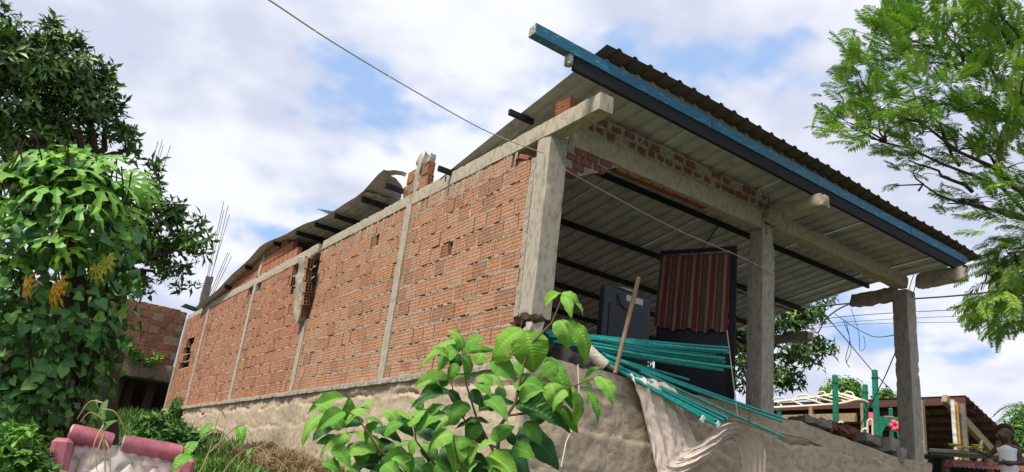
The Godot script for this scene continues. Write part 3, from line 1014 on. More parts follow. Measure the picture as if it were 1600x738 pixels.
# plain leaf of a few faces, folded on its midrib
func small_leaf(b: MB, t: Transform3D, l: float, w: float, col: Color, bend := 0.15, shape := 0.45) -> void:
	var z1 := l * shape
	var p0 := t * Vector3.ZERO
	var p1 := t * Vector3(0, -bend * l * 0.15, z1)
	var p2 := t * Vector3(0, -bend * l, l)
	var k := 0.18 * w
	var a := t * Vector3(w * 0.5, k - bend * l * 0.15, z1)
	var d := t * Vector3(-w * 0.5, k - bend * l * 0.15, z1)
	b.tri(p0, a, p1, col); b.tri(p1, a, p2, col)
	b.tri(p0, p1, d, col); b.tri(p1, p2, d, col)

func rosette(n: int, l: float, w: float, spread: float, seed_: int) -> ArrayMesh:
	rng.seed = seed_
	var b := MB.new()
	for k in n:
		var a := TAU * k / n * 2.4 + rf(-0.4, 0.4)
		var e := rf(-0.5, 1.1) * spread
		var d := Vector3(cos(a) * cos(e), sin(e), sin(a) * cos(e))
		var s := rf(0.7, 1.1)
		var g := rf(0.7, 1.0)
		small_leaf(b, aim(d * l * 0.08 + Vector3(rf(-0.3, 0.3), rf(-0.3, 0.3), rf(-0.3, 0.3)) * l, d, Vector3.UP), l * s, w * s, Color(g, g, g * 0.95), rf(0.05, 0.4))
	return b.mesh()

# heart-shaped vine leaf
func heart_leaf() -> ArrayMesh:
	var b := MB.new()
	var rim := [Vector2(0, 0.12), Vector2(0.22, 0.0), Vector2(0.44, 0.10), Vector2(0.52, 0.34), Vector2(0.40, 0.62), Vector2(0.18, 0.88), Vector2(0, 1.06)]
	for s in [-1.0, 1.0]:
		for k in rim.size() - 1:
			var p: Vector2 = rim[k]
			var q: Vector2 = rim[k + 1]
			var a := Vector3(s * p.x, 0.16 * p.x - 0.25 * p.y * p.y, p.y)
			var d := Vector3(s * q.x, 0.16 * q.x - 0.25 * q.y * q.y, q.y)
			var c := Vector3(0, -0.03, 0.42)
			if s > 0: b.tri(c, a, d, Color.WHITE)
			else: b.tri(c, d, a, Color.WHITE)
	return b.mesh()

# deeply lobed papaya leaf, stalk at the origin, lying in the x-z plane
func lobed_leaf(seed_: int, droop: float) -> ArrayMesh:
	rng.seed = seed_
	var b := MB.new()
	for k in 9:
		var a := -2.35 + 4.7 * k / 8.0
		var l := (1.0 - 0.22 * absf(a) / 2.35) * rf(0.9, 1.08)
		var f := Vector3(sin(a), 0, cos(a))
		var sd := Vector3(cos(a), 0, -sin(a))
		var prof := [[0.0, 0.02], [0.25, 0.07], [0.40, 0.055], [0.56, 0.17], [0.64, 0.065], [0.80, 0.10], [1.0, 0.0]]
		var L: Array[Vector3] = []
		var R: Array[Vector3] = []
		var C: Array[Vector3] = []
		for q in prof:
			var t: float = q[0] * l
			var y := -droop * t * t + 0.06 * sin(t * 3.0)
			C.append(f * t + Vector3(0, y - 0.015, 0))
			L.append(f * (t + 0.05 * q[1]) - sd * q[1] + Vector3(0, y + 0.1 * q[1], 0))
			R.append(f * (t + 0.05 * q[1]) + sd * q[1] + Vector3(0, y + 0.1 * q[1], 0))
		for j in prof.size() - 1:
			b.quad(C[j], C[j + 1], R[j + 1], R[j], Color.WHITE)
			b.quad(L[j], L[j + 1], C[j + 1], C[j], Color.WHITE)
	return b.mesh()

# feathery twice-cut frond along z
func feather_frond(seed_: int) -> ArrayMesh:
	rng.seed = seed_
	var b := MB.new()
	b.tube([Vector3.ZERO, Vector3(0, 0.03, 0.5), Vector3(0, -0.06, 1.0)], [0.012, 0.008, 0.004], 3, Color(0.7, 0.6, 0.4), false)
	for k in 22:
		var t := 0.10 + 0.88 * k / 21.0
		var y := 0.03 * sin(t * PI) * 2.0 - 0.08 * t * t
		for s in [-1.0, 1.0]:
			var l := 0.40 * sin(PI * (0.22 + 0.66 * t)) * rf(0.8, 1.1)
			var dir := Vector3(s * 0.82, rf(-0.3, 0.12), 0.57).normalized()
			var g := rf(0.7, 1.0)
			small_leaf(b, aim(Vector3(0, y, t), dir, Vector3.UP), l, 0.048, Color(g, g, g), rf(0.1, 0.35), 0.5)
	return b.mesh()

func limb(b: MB, a: Vector3, d: Vector3, r0: float, r1: float, wob: float, seed_: int, n := 7) -> void:
	rng.seed = seed_
	var pts := []
	var rad := []
	for k in n + 1:
		var t := float(k) / n
		var q := a.lerp(d, t)
		if k > 0 and k < n: q += Vector3(rf(-1, 1), rf(-0.5, 0.8), rf(-1, 1)) * wob
		pts.append(q); rad.append(lerpf(r0, r1, t))
	b.tube(pts, rad, 7)

# leaf clusters through the volume of ellipsoids, thicker towards their skins
func scatter(blobs: Array, per: float, size0: float, size1: float, tones: Array, seed_: int, out_x: Array, out_c: Array, flat := 1.0) -> void:
	rng.seed = seed_
	for q in blobs:
		var c: Vector3 = q[0]
		var r: float = q[1]
		var n := int(per * r * r)
		for k in n:
			var d := Vector3(rng.randfn(), rng.randfn(), rng.randfn()).normalized()
			var rr := r * pow(rng.randf(), 0.45) * rf(0.7, 1.0 + 0.35 * rng.randf())
			var p := c + d * Vector3(1, 0.85 * flat, 1) * rr
			var s := rf(size0, size1)
			var out := (d + Vector3(0, 0.4, 0) + Vector3(rf(-0.6, 0.6), rf(-0.4, 0.6), rf(-0.6, 0.6))).normalized()
			var bs := Basis(Vector3.UP, rf(0, TAU)) * Basis(Vector3.RIGHT, rf(-0.5, 0.5))
			out_x.append(Transform3D((Basis(Quaternion(Vector3.UP, out)) * bs).scaled(Vector3.ONE * s), p))
			var tc: Color = tones[rng.randi() % tones.size()]
			var g := rf(0.75, 1.25)
			out_c.append(Color(tc.r * g, tc.g * g, tc.b * g))

func build_trees() -> void:
	# dense dark tree behind the creeper
	var t := thing("broadleaf_tree", "tall dark glossy broadleaf tree rising behind the creeper column", "tree", Vector3(8.829, -1.886, -2.669))
	var b := MB.new()
	var crotch := Vector3(8.332, 1.013, -3.609)
	limb(b, Vector3(8.865, -2.259, -2.895), crotch, 0.20, 0.15, 0.05, 1)
	var fork := Vector3(7.743, 2.737, -4.526)
	limb(b, crotch, fork, 0.19, 0.12, 0.10, 2)
	for k in [[Vector3(6.943, 3.749, -5.984), 3], [Vector3(7.357, 4.355, -5.320), 4], [Vector3(7.739, 3.923, -4.511), 5], [Vector3(7.389, 3.089, -4.130), 6], [Vector3(7.633, 2.960, -6.480), 7]]:
		limb(b, fork, k[0], 0.08, 0.02, 0.10, k[1])
	for k in [[Vector3(7.597, 2.121, -3.177), 8], [Vector3(7.536, 1.725, -2.747), 9], [Vector3(8.031, 1.117, -3.011), 10], [Vector3(8.119, 2.273, -3.516), 11]]:
		limb(b, crotch, k[0], 0.08, 0.02, 0.12, k[1])
	part(b, "trunk", M.bark, t)
	var xs := []
	var cs := []
	var dark := [Color(0.05, 0.13, 0.028), Color(0.065, 0.16, 0.033), Color(0.095, 0.21, 0.04), Color(0.042, 0.105, 0.025), Color(0.13, 0.26, 0.045)]
	scatter([[Vector3(7.126, 3.804, -6.178), 0.85], [Vector3(7.251, 4.090, -5.516), 0.72], [Vector3(7.305, 3.690, -4.835), 0.52], [Vector3(7.196, 4.445, -5.819), 0.40], [Vector3(7.118, 4.277, -6.501), 0.42], [Vector3(7.468, 2.878, -6.229), 0.8], [Vector3(7.647, 3.364, -5.484), 0.72], [Vector3(7.396, 3.401, -4.340), 0.28], [Vector3(7.009, 4.633, -5.454), 0.2], [Vector3(7.159, 4.301, -4.889), 0.26], [Vector3(6.953, 4.733, -5.790), 0.16], [Vector3(7.384, 3.081, -4.042), 0.14], [Vector3(6.934, 4.661, -6.589), 0.14], [Vector3(7.527, 3.725, -6.887), 0.9], [Vector3(8.173, 3.068, -4.883), 0.55], [Vector3(8.296, 2.689, -5.501), 0.6], [Vector3(7.330, 3.858, -4.448), 0.12], [Vector3(7.249, 4.074, -4.646), 0.1], [Vector3(7.495, 3.384, -4.134), 0.12]], 240.0, 0.75, 1.25, dark, 41, xs, cs)
	scatter([[Vector3(7.497, 2.952, -3.632), 0.12], [Vector3(7.562, 2.716, -3.503), 0.12], [Vector3(7.579, 2.182, -3.173), 0.34], [Vector3(7.528, 1.776, -2.785), 0.30], [Vector3(8.053, 1.582, -3.181), 0.40], [Vector3(8.301, 0.971, -3.266), 0.26], [Vector3(7.416, 2.108, -2.658), 0.13], [Vector3(7.898, 1.184, -2.905), 0.2], [Vector3(8.202, 2.006, -3.604), 0.40], [Vector3(7.960, 2.443, -3.473), 0.26], [Vector3(7.516, 1.610, -2.467), 0.12], [Vector3(7.728, 1.306, -2.660), 0.14], [Vector3(7.735, 1.090, -2.430), 0.08], [Vector3(7.422, 1.926, -2.411), 0.08], [Vector3(7.908, 0.938, -2.646), 0.1]], 320.0, 0.75, 1.2, dark, 42, xs, cs)
	many(rosette(11, 0.19, 0.068, 0.9, 7), M.leaf, xs, cs, "crown", t)

	# papaya smothered by creeper
	t = thing("papaya_tree", "papaya tree smothered in heart-leaved creeper with big lobed leaves on top", "tree", Vector3(0.926, -2.957, -4.154))
	b = MB.new()
	limb(b, Vector3(0.916, -3.007, -4.115), Vector3(0.839, -0.422, -4.822), 0.13, 0.10, 0.05, 3)
	limb(b, Vector3(0.839, -0.422, -4.822), Vector3(0.630, 0.396, -4.982), 0.10, 0.05, 0.03, 4)
	limb(b, Vector3(2.048, -2.762, -4.121), Vector3(2.261, -1.469, -4.294), 0.15, 0.10, 0.03, 5)
	limb(b, Vector3(2.261, -1.469, -4.294), Vector3(1.852, 0.011, -4.514), 0.09, 0.05, 0.04, 5)
	part(b, "trunk", M.bark, t)
	var hearts := []
	rng.seed = 77
	# column of creeper round the stem, wider to one side, ragged outline
	var f := fbm(12, 1.2, 3)
	var axis0 := Vector3(1.088, -2.675, -4.542)
	var axis1 := Vector3(0.636, 0.384, -5.116)
	var eye := Vector3(-7.469, -2.172, -5.227)
	for k in 4600:
		var h := rng.randf()
		var a := rf(0, TAU)
		var wid := (lerpf(0.36, 0.70, smoothstep(0.12, 0.6, h)) + 0.06 * sin(h * 11.0)) * (1.0 + 0.5 * f.get_noise_2d(h * 5.0, a))
		if h > 0.85: wid *= 1.0 - (h - 0.85) * 3.0
		var rr := wid * sqrt(rf(0.35, 1.0))
		var d := Vector3(cos(a), 0, sin(a))
		var p := axis0.lerp(axis1, h) + d * rr
		var gap := f.get_noise_3dv(p * 1.6)
		if gap > 0.28 and rr > wid * 0.75: continue
		var out := (d + Vector3(0, rf(-0.3, 0.7), 0) + Vector3(rf(-0.5, 0.5), 0, rf(-0.5, 0.5))).normalized()
		var along := (Vector3(0, -0.7, 0) + d * rf(0.0, 1.1) + Vector3(rf(-0.9, 0.9), rf(-0.3, 0.5), rf(-0.9, 0.9))).normalized()
		hearts.append([p, along, out, 0.045 + 0.085 * pow(rng.randf(), 1.6)])
	# trailing curtain to the side, over the annex corner
	for k in 520:
		var q: Vector3 = [Vector3(1.998, -0.811, -4.406), Vector3(2.035, -1.119, -4.382), Vector3(1.720, -0.359, -4.435), Vector3(1.965, -0.600, -4.403), Vector3(1.662, -1.450, -4.368), Vector3(2.013, -0.943, -4.369), Vector3(1.269, -0.126, -4.559)][rng.randi() % 7]
		var p := q + Vector3(rng.randfn(), rng.randfn() * 1.3, rng.randfn()) * 0.15
		hearts.append([p, Vector3(rf(-0.7, 0.4), -0.8, rf(-0.5, 0.5)), Vector3(-0.6, 0.5, rf(-0.6, 0.6)), rf(0.05, 0.11)])
	hearts.sort_custom(func(m, n): return (m[0] - eye).length() - m[3] * 3.0 < (n[0] - eye).length() - n[3] * 3.0)
	var hm := heart_leaf()
	var hmats := []
	for c in [Color(0.06, 0.175, 0.045), Color(0.085, 0.225, 0.05), Color(0.05, 0.14, 0.04), Color(0.12, 0.28, 0.055), Color(0.07, 0.19, 0.06), Color(0.16, 0.32, 0.06), Color(0.20, 0.17, 0.06)]:
		hmats.append(mat("creeper leaf", c, 0.5, {back = Color(0.12, 0.24, 0.04)}))
	xs = []
	cs = []
	var vine := Node3D.new()
	vine.name = "creeper"
	vine.position = Vector3.ZERO
	t.add_child(vine)
	for k in hearts.size():
		var q = hearts[k]
		var tr := aim(q[0], q[1], q[2], Vector3.ONE * q[3])
		if k < 290:
			piece(hm, "leaf", hmats[6 if rng.randf() < 0.03 else rng.randi() % 6], vine, tr)
		else:
			xs.append(tr)
			var g := rf(0.7, 1.2)
			var c: Color = [Color(0.06, 0.17, 0.045), Color(0.08, 0.21, 0.05), Color(0.045, 0.13, 0.04), Color(0.13, 0.29, 0.055)][rng.randi() % 4]
			if rng.randf() < 0.04: c = Color(0.18, 0.12, 0.05)
			cs.append(Color(c.r * g, c.g * g, c.b * g))
	many(hm, M.leafdull, xs, cs, "foliage", t)
	b = MB.new()
	for k in 22:
		var a0 := rf(0, TAU)
		var sp := rf(-2.0, 2.0)
		var vs := []
		for q in 14:
			var h := q / 13.0
			var rr := lerpf(0.34, 0.66, h) * rf(0.75, 1.05)
			vs.append(axis0.lerp(axis1, h) + Vector3(cos(a0 + sp * h), 0, sin(a0 + sp * h)) * rr)
		b.tube(vs, 0.007, 4, Color(0.8, 0.7, 0.5), false)
	part(b, "creeper_stem", M.bark, t)
	# crown of lobed leaves
	var lob := [lobed_leaf(1, 0.45), lobed_leaf(2, 0.8), lobed_leaf(3, 0.25)]
	var lm := [mat("papaya leaf", Color(0.16, 0.36, 0.045), 0.5, {back = Color(0.25, 0.42, 0.05)}), mat("darker papaya leaf", Color(0.135, 0.32, 0.055), 0.5, {back = Color(0.2, 0.36, 0.05)}), mat("papaya leaf young", Color(0.24, 0.46, 0.055), 0.5, {back = Color(0.3, 0.5, 0.06)}), mat("withered papaya leaf", Color(0.55, 0.33, 0.03), 0.8, {back = Color(0.4, 0.25, 0.02)}), mat("yellowing papaya leaf", Color(0.38, 0.42, 0.05), 0.7, {back = Color(0.35, 0.35, 0.03)})]  # second green is a slightly darker copy of the first
	var top := Vector3(0.684, 0.217, -4.967)
	var stalks := MB.new()
	var up3 := Vector3(-0.5, 0.72, -0.3)
	for q in [[Vector3(0.346, 0.301, -5.431), 0.42, 0], [Vector3(0.071, 0.185, -5.269), 0.40, 2], [Vector3(0.308, 0.418, -5.009), 0.46, 2], [Vector3(-0.023, 0.145, -5.091), 0.44, 0], [Vector3(0.109, 0.358, -4.820), 0.40, 1], [Vector3(0.154, 0.180, -4.631), 0.46, 0], [Vector3(0.410, 0.316, -4.441), 0.40, 1], [Vector3(0.206, -0.045, -4.481), 0.42, 2], [Vector3(-0.095, -0.002, -4.780), 0.46, 0], [Vector3(-0.061, -0.075, -5.208), 0.42, 1], [Vector3(0.223, 0.013, -5.456), 0.42, 0], [Vector3(-0.145, -0.169, -4.920), 0.44, 1], [Vector3(-0.060, -0.494, -5.020), 0.44, 0], [Vector3(-0.045, -0.578, -4.922), 0.32, 2], [Vector3(0.263, -0.264, -4.471), 0.34, 0], [Vector3(0.610, 0.298, -4.292), 0.28, 0], [Vector3(0.203, -0.294, -5.370), 0.4, 1], [Vector3(0.285, -0.666, -5.309), 0.36, 2], [Vector3(0.116, -0.355, -5.214), 0.36, 1], [Vector3(0.733, 0.381, -4.824), 0.5, 1], [Vector3(0.764, 0.311, -5.301), 0.5, 1], [Vector3(0.208, -0.439, -4.543), 0.30, 1]]:
		var p: Vector3 = q[0]
		var d := p - top
		d.y = 0.0
		d = (d.normalized() + Vector3(rf(-0.5, 0.2), rf(-0.5, -0.15), rf(-0.4, 0.4))).normalized()
		var nrm := (up3 + Vector3(rf(-0.7, 0.4), rf(-0.4, 0.2), rf(-0.7, 0.7))).normalized()
		piece(lob[rng.randi() % 3], "lobed_leaf", lm[q[2]], t, aim(p - d * q[1] * 0.35, d, nrm, Vector3.ONE * q[1] * rf(0.72, 0.95)))
		stalks.tube([top, top.lerp(p, 0.5) + Vector3(0, 0.10, 0), p - d * q[1] * 0.35], [0.018, 0.012, 0.009], 5, Color(0.2, 0.3, 0.08))
	for q in [[Vector3(0.021, -0.889, -5.114), 0.17, 3], [Vector3(0.009, -0.862, -4.889), 0.22, 3], [Vector3(-0.034, -0.902, -4.910), 0.19, 3], [Vector3(0.053, -0.635, -4.645), 0.17, 4], [Vector3(0.031, -0.548, -4.593), 0.15, 4]]:
		var p: Vector3 = q[0]
		var wither: bool = q[2] == 3
		var tr := aim(p, Vector3(rf(-0.15, 0.15), -1, rf(-0.15, 0.15)), Vector3(-0.8, 0.1, -0.4), Vector3(q[1] * (0.34 if wither else 0.7), q[1], q[1]))
		tag(piece(lob[1], "lobed_leaf", lm[q[2]], t, tr), "withered yellow leaf hanging down" if wither else "yellowing leaf")
	part(stalks, "leaf_stalk", mat("stalk", Color(1, 1, 1), 0.6), t)

	# feathery tree reaching in over the gutter end
	t = thing("feathery_tree", "light green feathery-leaved tree reaching over the end of the blue gutter", "tree", Vector3(-3.521, -2.833, 5.019))
	t.position.y = ground_y(t.position.x, t.position.z)
	b = MB.new()
	var hub := Vector3(-4.007, 1.599, 4.509)
	limb(b, t.position - Vector3(0, 0.2, 0), hub, 0.17, 0.12, 0.06, 6)
	limb(b, hub, Vector3(-4.620, 3.559, 3.964), 0.11, 0.05, 0.08, 66)
	var tips := [[Vector3(-3.048, 1.899, 3.866), 61, 0.04], [Vector3(-2.820, 3.089, 3.240), 62, 0.05], [Vector3(-3.453, 3.822, 3.339), 63, 0.05], [Vector3(-2.512, 2.744, 2.882), 64, 0.035], [Vector3(-3.175, 1.011, 4.387), 65, 0.04], [Vector3(-2.520, 2.225, 3.682), 67, 0.035], [Vector3(-4.059, 3.867, 3.311), 68, 0.05], [Vector3(-3.140, 2.915, 4.134), 69, 0.04], [Vector3(-4.200, 3.000, 3.428), 70, 0.05]]
	for q in tips:
		limb(b, hub if q[1] != 68 and q[1] != 63 else Vector3(-4.310, 2.641, 4.263), q[0], q[2] * 0.75, 0.008, 0.09, q[1])
	limb(b, Vector3(-3.299, 2.024, 3.988), Vector3(-2.852, 2.384, 3.407), 0.025, 0.008, 0.05, 71)
	limb(b, Vector3(-3.233, 2.342, 3.865), Vector3(-3.094, 3.160, 3.342), 0.02, 0.008, 0.05, 72)
	limb(b, Vector3(-3.070, 2.875, 3.501), Vector3(-2.493, 3.078, 2.793), 0.018, 0.006, 0.05, 73)
	part(b, "trunk", M.bark, t)
	xs = []
	cs = []
	rng.seed = 91
	var clumps := [[Vector3(-2.69, 3.39, 2.64), 34], [Vector3(-2.28, 3.08, 3.06), 34], [Vector3(-2.67, 3.14, 3.00), 42], [Vector3(-2.80, 3.88, 2.91), 34], [Vector3(-2.89, 3.63, 3.17), 44], [Vector3(-2.88, 2.69, 2.96), 46], [Vector3(-3.23, 2.93, 2.93), 50], [Vector3(-3.13, 3.98, 3.36), 46], [Vector3(-3.44, 3.29, 3.15), 54], [Vector3(-3.68, 3.77, 2.90), 46], [Vector3(-3.53, 3.92, 3.82), 58], [Vector3(-4.00, 3.89, 3.29), 54], [Vector3(-4.01, 3.80, 3.87), 60], [Vector3(-3.83, 3.19, 3.69), 58], [Vector3(-3.86, 2.97, 4.05), 56], [Vector3(-3.53, 2.81, 3.34), 55], [Vector3(-2.87, 2.76, 3.71), 52], [Vector3(-2.63, 2.62, 3.98), 30], [Vector3(-3.50, 2.55, 3.97), 54], [Vector3(-3.65, 2.40, 4.39), 50], [Vector3(-3.22, 2.02, 4.30), 30], [Vector3(-3.71, 1.64, 3.89), 40], [Vector3(-3.50, 1.53, 4.72), 40], [Vector3(-3.40, 1.37, 4.53), 30], [Vector3(-3.47, 0.95, 4.34), 44], [Vector3(-3.46, 0.80, 4.05), 32], [Vector3(-3.31, 0.82, 5.01), 38], [Vector3(-3.14, 0.72, 4.49), 18], [Vector3(-3.11, 0.71, 4.78), 26], [Vector3(-1.97, 3.15, 3.31), 16], [Vector3(-3.09, 4.17, 3.01), 22], [Vector3(-3.29, 4.38, 3.26), 26], [Vector3(-4.06, 2.62, 3.99), 60], [Vector3(-3.60, 1.24, 4.92), 50], [Vector3(-3.52, 1.21, 4.45), 40], [Vector3(-2.85, 4.19, 3.21), 16]]
	for q in clumps:
		var c: Vector3 = q[0]
		var r: float = q[1] / 110.0
		var n := int(10 + 112.0 * r * r)
		for k in n:
			var p := c + Vector3(rng.randfn(), rng.randfn() * 0.9, rng.randfn()) * r * 0.52
			var d := (p - hub).normalized() * 0.6 + Vector3(rf(-0.7, 0.7), rf(-0.35, 0.4), rf(-0.7, 0.7))
			var s := rf(0.20, 0.38)
			xs.append(aim(p, d, Vector3(rf(-0.4, 0.4), 1, rf(-0.4, 0.4)), Vector3.ONE * s))
			var tone: Color = [Color(0.20, 0.38, 0.06), Color(0.26, 0.46, 0.065), Color(0.15, 0.30, 0.065), Color(0.36, 0.56, 0.08)][rng.randi() % 4]
			cs.append(tone)
	var xh := [[], [], []]
	var ch := [[], [], []]
	for k in xs.size():
		xh[k % 3].append(xs[k]); ch[k % 3].append(cs[k])
	many(feather_frond(3), M.feather, xh[0], ch[0], "crown", t)
	many(feather_frond(14), M.feather, xh[1], ch[1], "crown", t)
	many(feather_frond(25), M.feather, xh[2], ch[2], "crown", t)
	# twigs out to every spray
	b = MB.new()
	for q in clumps:
		var c: Vector3 = q[0]
		var best := hub
		for w in tips:
			for u in [0.35, 0.6, 0.85]:
				var p: Vector3 = hub.lerp(w[0], u)
				if (p - c).length() < (best - c).length(): best = p
		limb(b, best, c, 0.014, 0.004, 0.05, int(c.x * 100.0) + 7, 5)
		for e in 3: limb(b, best.lerp(c, 0.6), c + Vector3(rf(-0.4, 0.4), rf(-0.3, 0.3), rf(-0.4, 0.4)), 0.007, 0.002, 0.03, 9 + e, 4)
	part(b, "branchwork", M.bark, t, "stuff")
	# its seed pods
	for k in [Vector3(-3.786, 2.437, 3.579), Vector3(-3.851, 2.379, 3.636), Vector3(-3.747, 2.335, 3.735)]:
		b = MB.new()
		b.ball(Transform3D(Basis.from_scale(Vector3(0.035, 0.12, 0.03)), k), Color(0.10, 0.13, 0.04), 8, 6)
		part(b, "seed_pod", mat("pod", Color(1, 1, 1), 0.7), t)

	# dark tree seen between the porch columns
	t = thing("shade_tree", "dark drooping tree seen behind the middle porch column", "tree", Vector3(8.098, -1.215, 14.311))
	t.position.y = ground_y(t.position.x, t.position.z)
	b = MB.new()
	limb(b, t.position - Vector3(0, 0.2, 0), Vector3(7.631, 3.236, 13.949), 0.3, 0.2, 0.1, 7)
	for q in [[Vector3(6.491, 4.034, 14.561), 1], [Vector3(6.503, 2.930, 14.866), 2], [Vector3(7.303, 2.328, 14.433), 3], [Vector3(8.842, 3.909, 12.716), 4]]:
		limb(b, Vector3(7.678, 2.859, 14.014), q[0], 0.12, 0.03, 0.15, 70 + q[1])
	part(b, "trunk", M.bark, t)
	xs = []
	cs = []
	scatter([[Vector3(6.846, 4.114, 14.281), 0.75], [Vector3(6.315, 4.223, 14.625), 0.55], [Vector3(6.233, 3.309, 14.952), 0.42], [Vector3(6.773, 3.100, 14.632), 0.75], [Vector3(7.220, 2.426, 14.473), 0.6], [Vector3(6.106, 3.168, 15.075), 0.22], [Vector3(7.027, 2.200, 14.666), 0.34], [Vector3(7.975, 4.106, 14.068), 1.2], [Vector3(8.782, 4.637, 13.206), 1.2], [Vector3(9.809, 3.587, 12.620), 1.3], [Vector3(8.452, 2.734, 14.078), 0.9], [Vector3(11.403, 2.762, 11.962), 1.2], [Vector3(10.625, 4.452, 12.229), 1.0], [Vector3(9.647, 2.952, 13.661), 1.0], [Vector3(5.988, 4.597, 14.725), 0.3]], 95.0, 0.8, 1.3, dark, 43, xs, cs)
	many(rosette(9, 0.27, 0.095, 0.8, 8), M.leaf, xs, cs, "crown", t)

	# greenery far behind the shelter
	for q in [["round bright green tree behind the playground frame", [[Vector3(14.144, 4.435, 27.776), 0.85], [Vector3(13.670, 4.550, 28.058), 0.6], [Vector3(14.492, 4.209, 27.590), 0.5], [Vector3(13.919, 4.794, 27.849), 0.35]], Vector3(14.414, 1.420, 28.062)], ["small pale tree tip beside the tallest green post", [[Vector3(13.412, 4.812, 30.538), 0.32], [Vector3(13.599, 4.654, 30.460), 0.4], [Vector3(13.273, 4.583, 30.664), 0.3]], Vector3(13.721, 1.775, 30.820)], ["dense green tree behind the low end of the rusty shelter roof", [[Vector3(5.709, 2.011, 25.834), 0.9], [Vector3(6.109, 1.655, 25.708), 0.8], [Vector3(5.354, 2.690, 25.884), 0.7], [Vector3(6.405, 1.413, 25.605), 0.6], [Vector3(7.565, 1.952, 27.222), 0.6], [Vector3(8.345, 1.896, 26.856), 0.6], [Vector3(9.714, 2.036, 26.126), 0.8], [Vector3(10.934, 1.937, 25.439), 0.7]], Vector3(6.069, -0.399, 25.911)]]:
		t = thing("bushy_tree", q[0], "tree", q[2])
		t.position.y = ground_y(t.position.x, t.position.z)
		b = MB.new()
		limb(b, t.position - Vector3(0, 0.2, 0), q[1][0][0], 0.2, 0.06, 0.1, 5)
		part(b, "trunk", M.bark, t)
		xs = []
		cs = []
		scatter(q[1], 260.0, 0.9, 1.3, [Color(0.10, 0.26, 0.03), Color(0.15, 0.34, 0.04), Color(0.06, 0.17, 0.03)], 44, xs, cs)
		many(rosette(9, 0.24, 0.09, 0.9, 9), M.leaf, xs, cs, "crown", t)
	# palm at the edge
	t = thing("palm_tree", "small palm with drooping fronds beyond the rusty shelter", "tree", Vector3(3.710, -0.525, 22.563))
	t.position.y = ground_y(t.position.x, t.position.z)
	b = MB.new()
	var ph := Vector3(3.603, 2.516, 22.258)
	limb(b, t.position - Vector3(0, 0.2, 0), ph, 0.14, 0.10, 0.04, 5)
	part(b, "trunk", M.bark, t)
	rng.seed = 17
	var pm := mat("palm frond", Color(0.10, 0.22, 0.045), 0.55, {back = Color(0.15, 0.28, 0.04)})
	for k in 16:
		var a := TAU * k / 16.0 + rf(-0.15, 0.15)
		var el := rf(-0.2, 0.9)
		var d := Vector3(cos(a) * cos(el), sin(el), sin(a) * cos(el))
		b = MB.new()
		var prev := ph
		var l := rf(1.1, 1.5)
		for s in 14:
			var u := (s + 1) / 14.0
			var p := ph + d * l * u + Vector3(0, -0.75 * u * u * l, 0)
			b.tube([prev, p], 0.012, 4, Color.WHITE, false)
			var side := d.cross(Vector3.UP).normalized()
			for e in [-1.0, 1.0]:
				small_leaf(b, aim(p, side * e + d * 0.7 + Vector3(0, -0.3, 0), Vector3.UP), 0.42 * sin(PI * (0.15 + 0.8 * u)), 0.05, Color(rf(0.8, 1.0), rf(0.8, 1.0), 0.8), 0.25)
			prev = p
		part(b, "frond", pm, t)


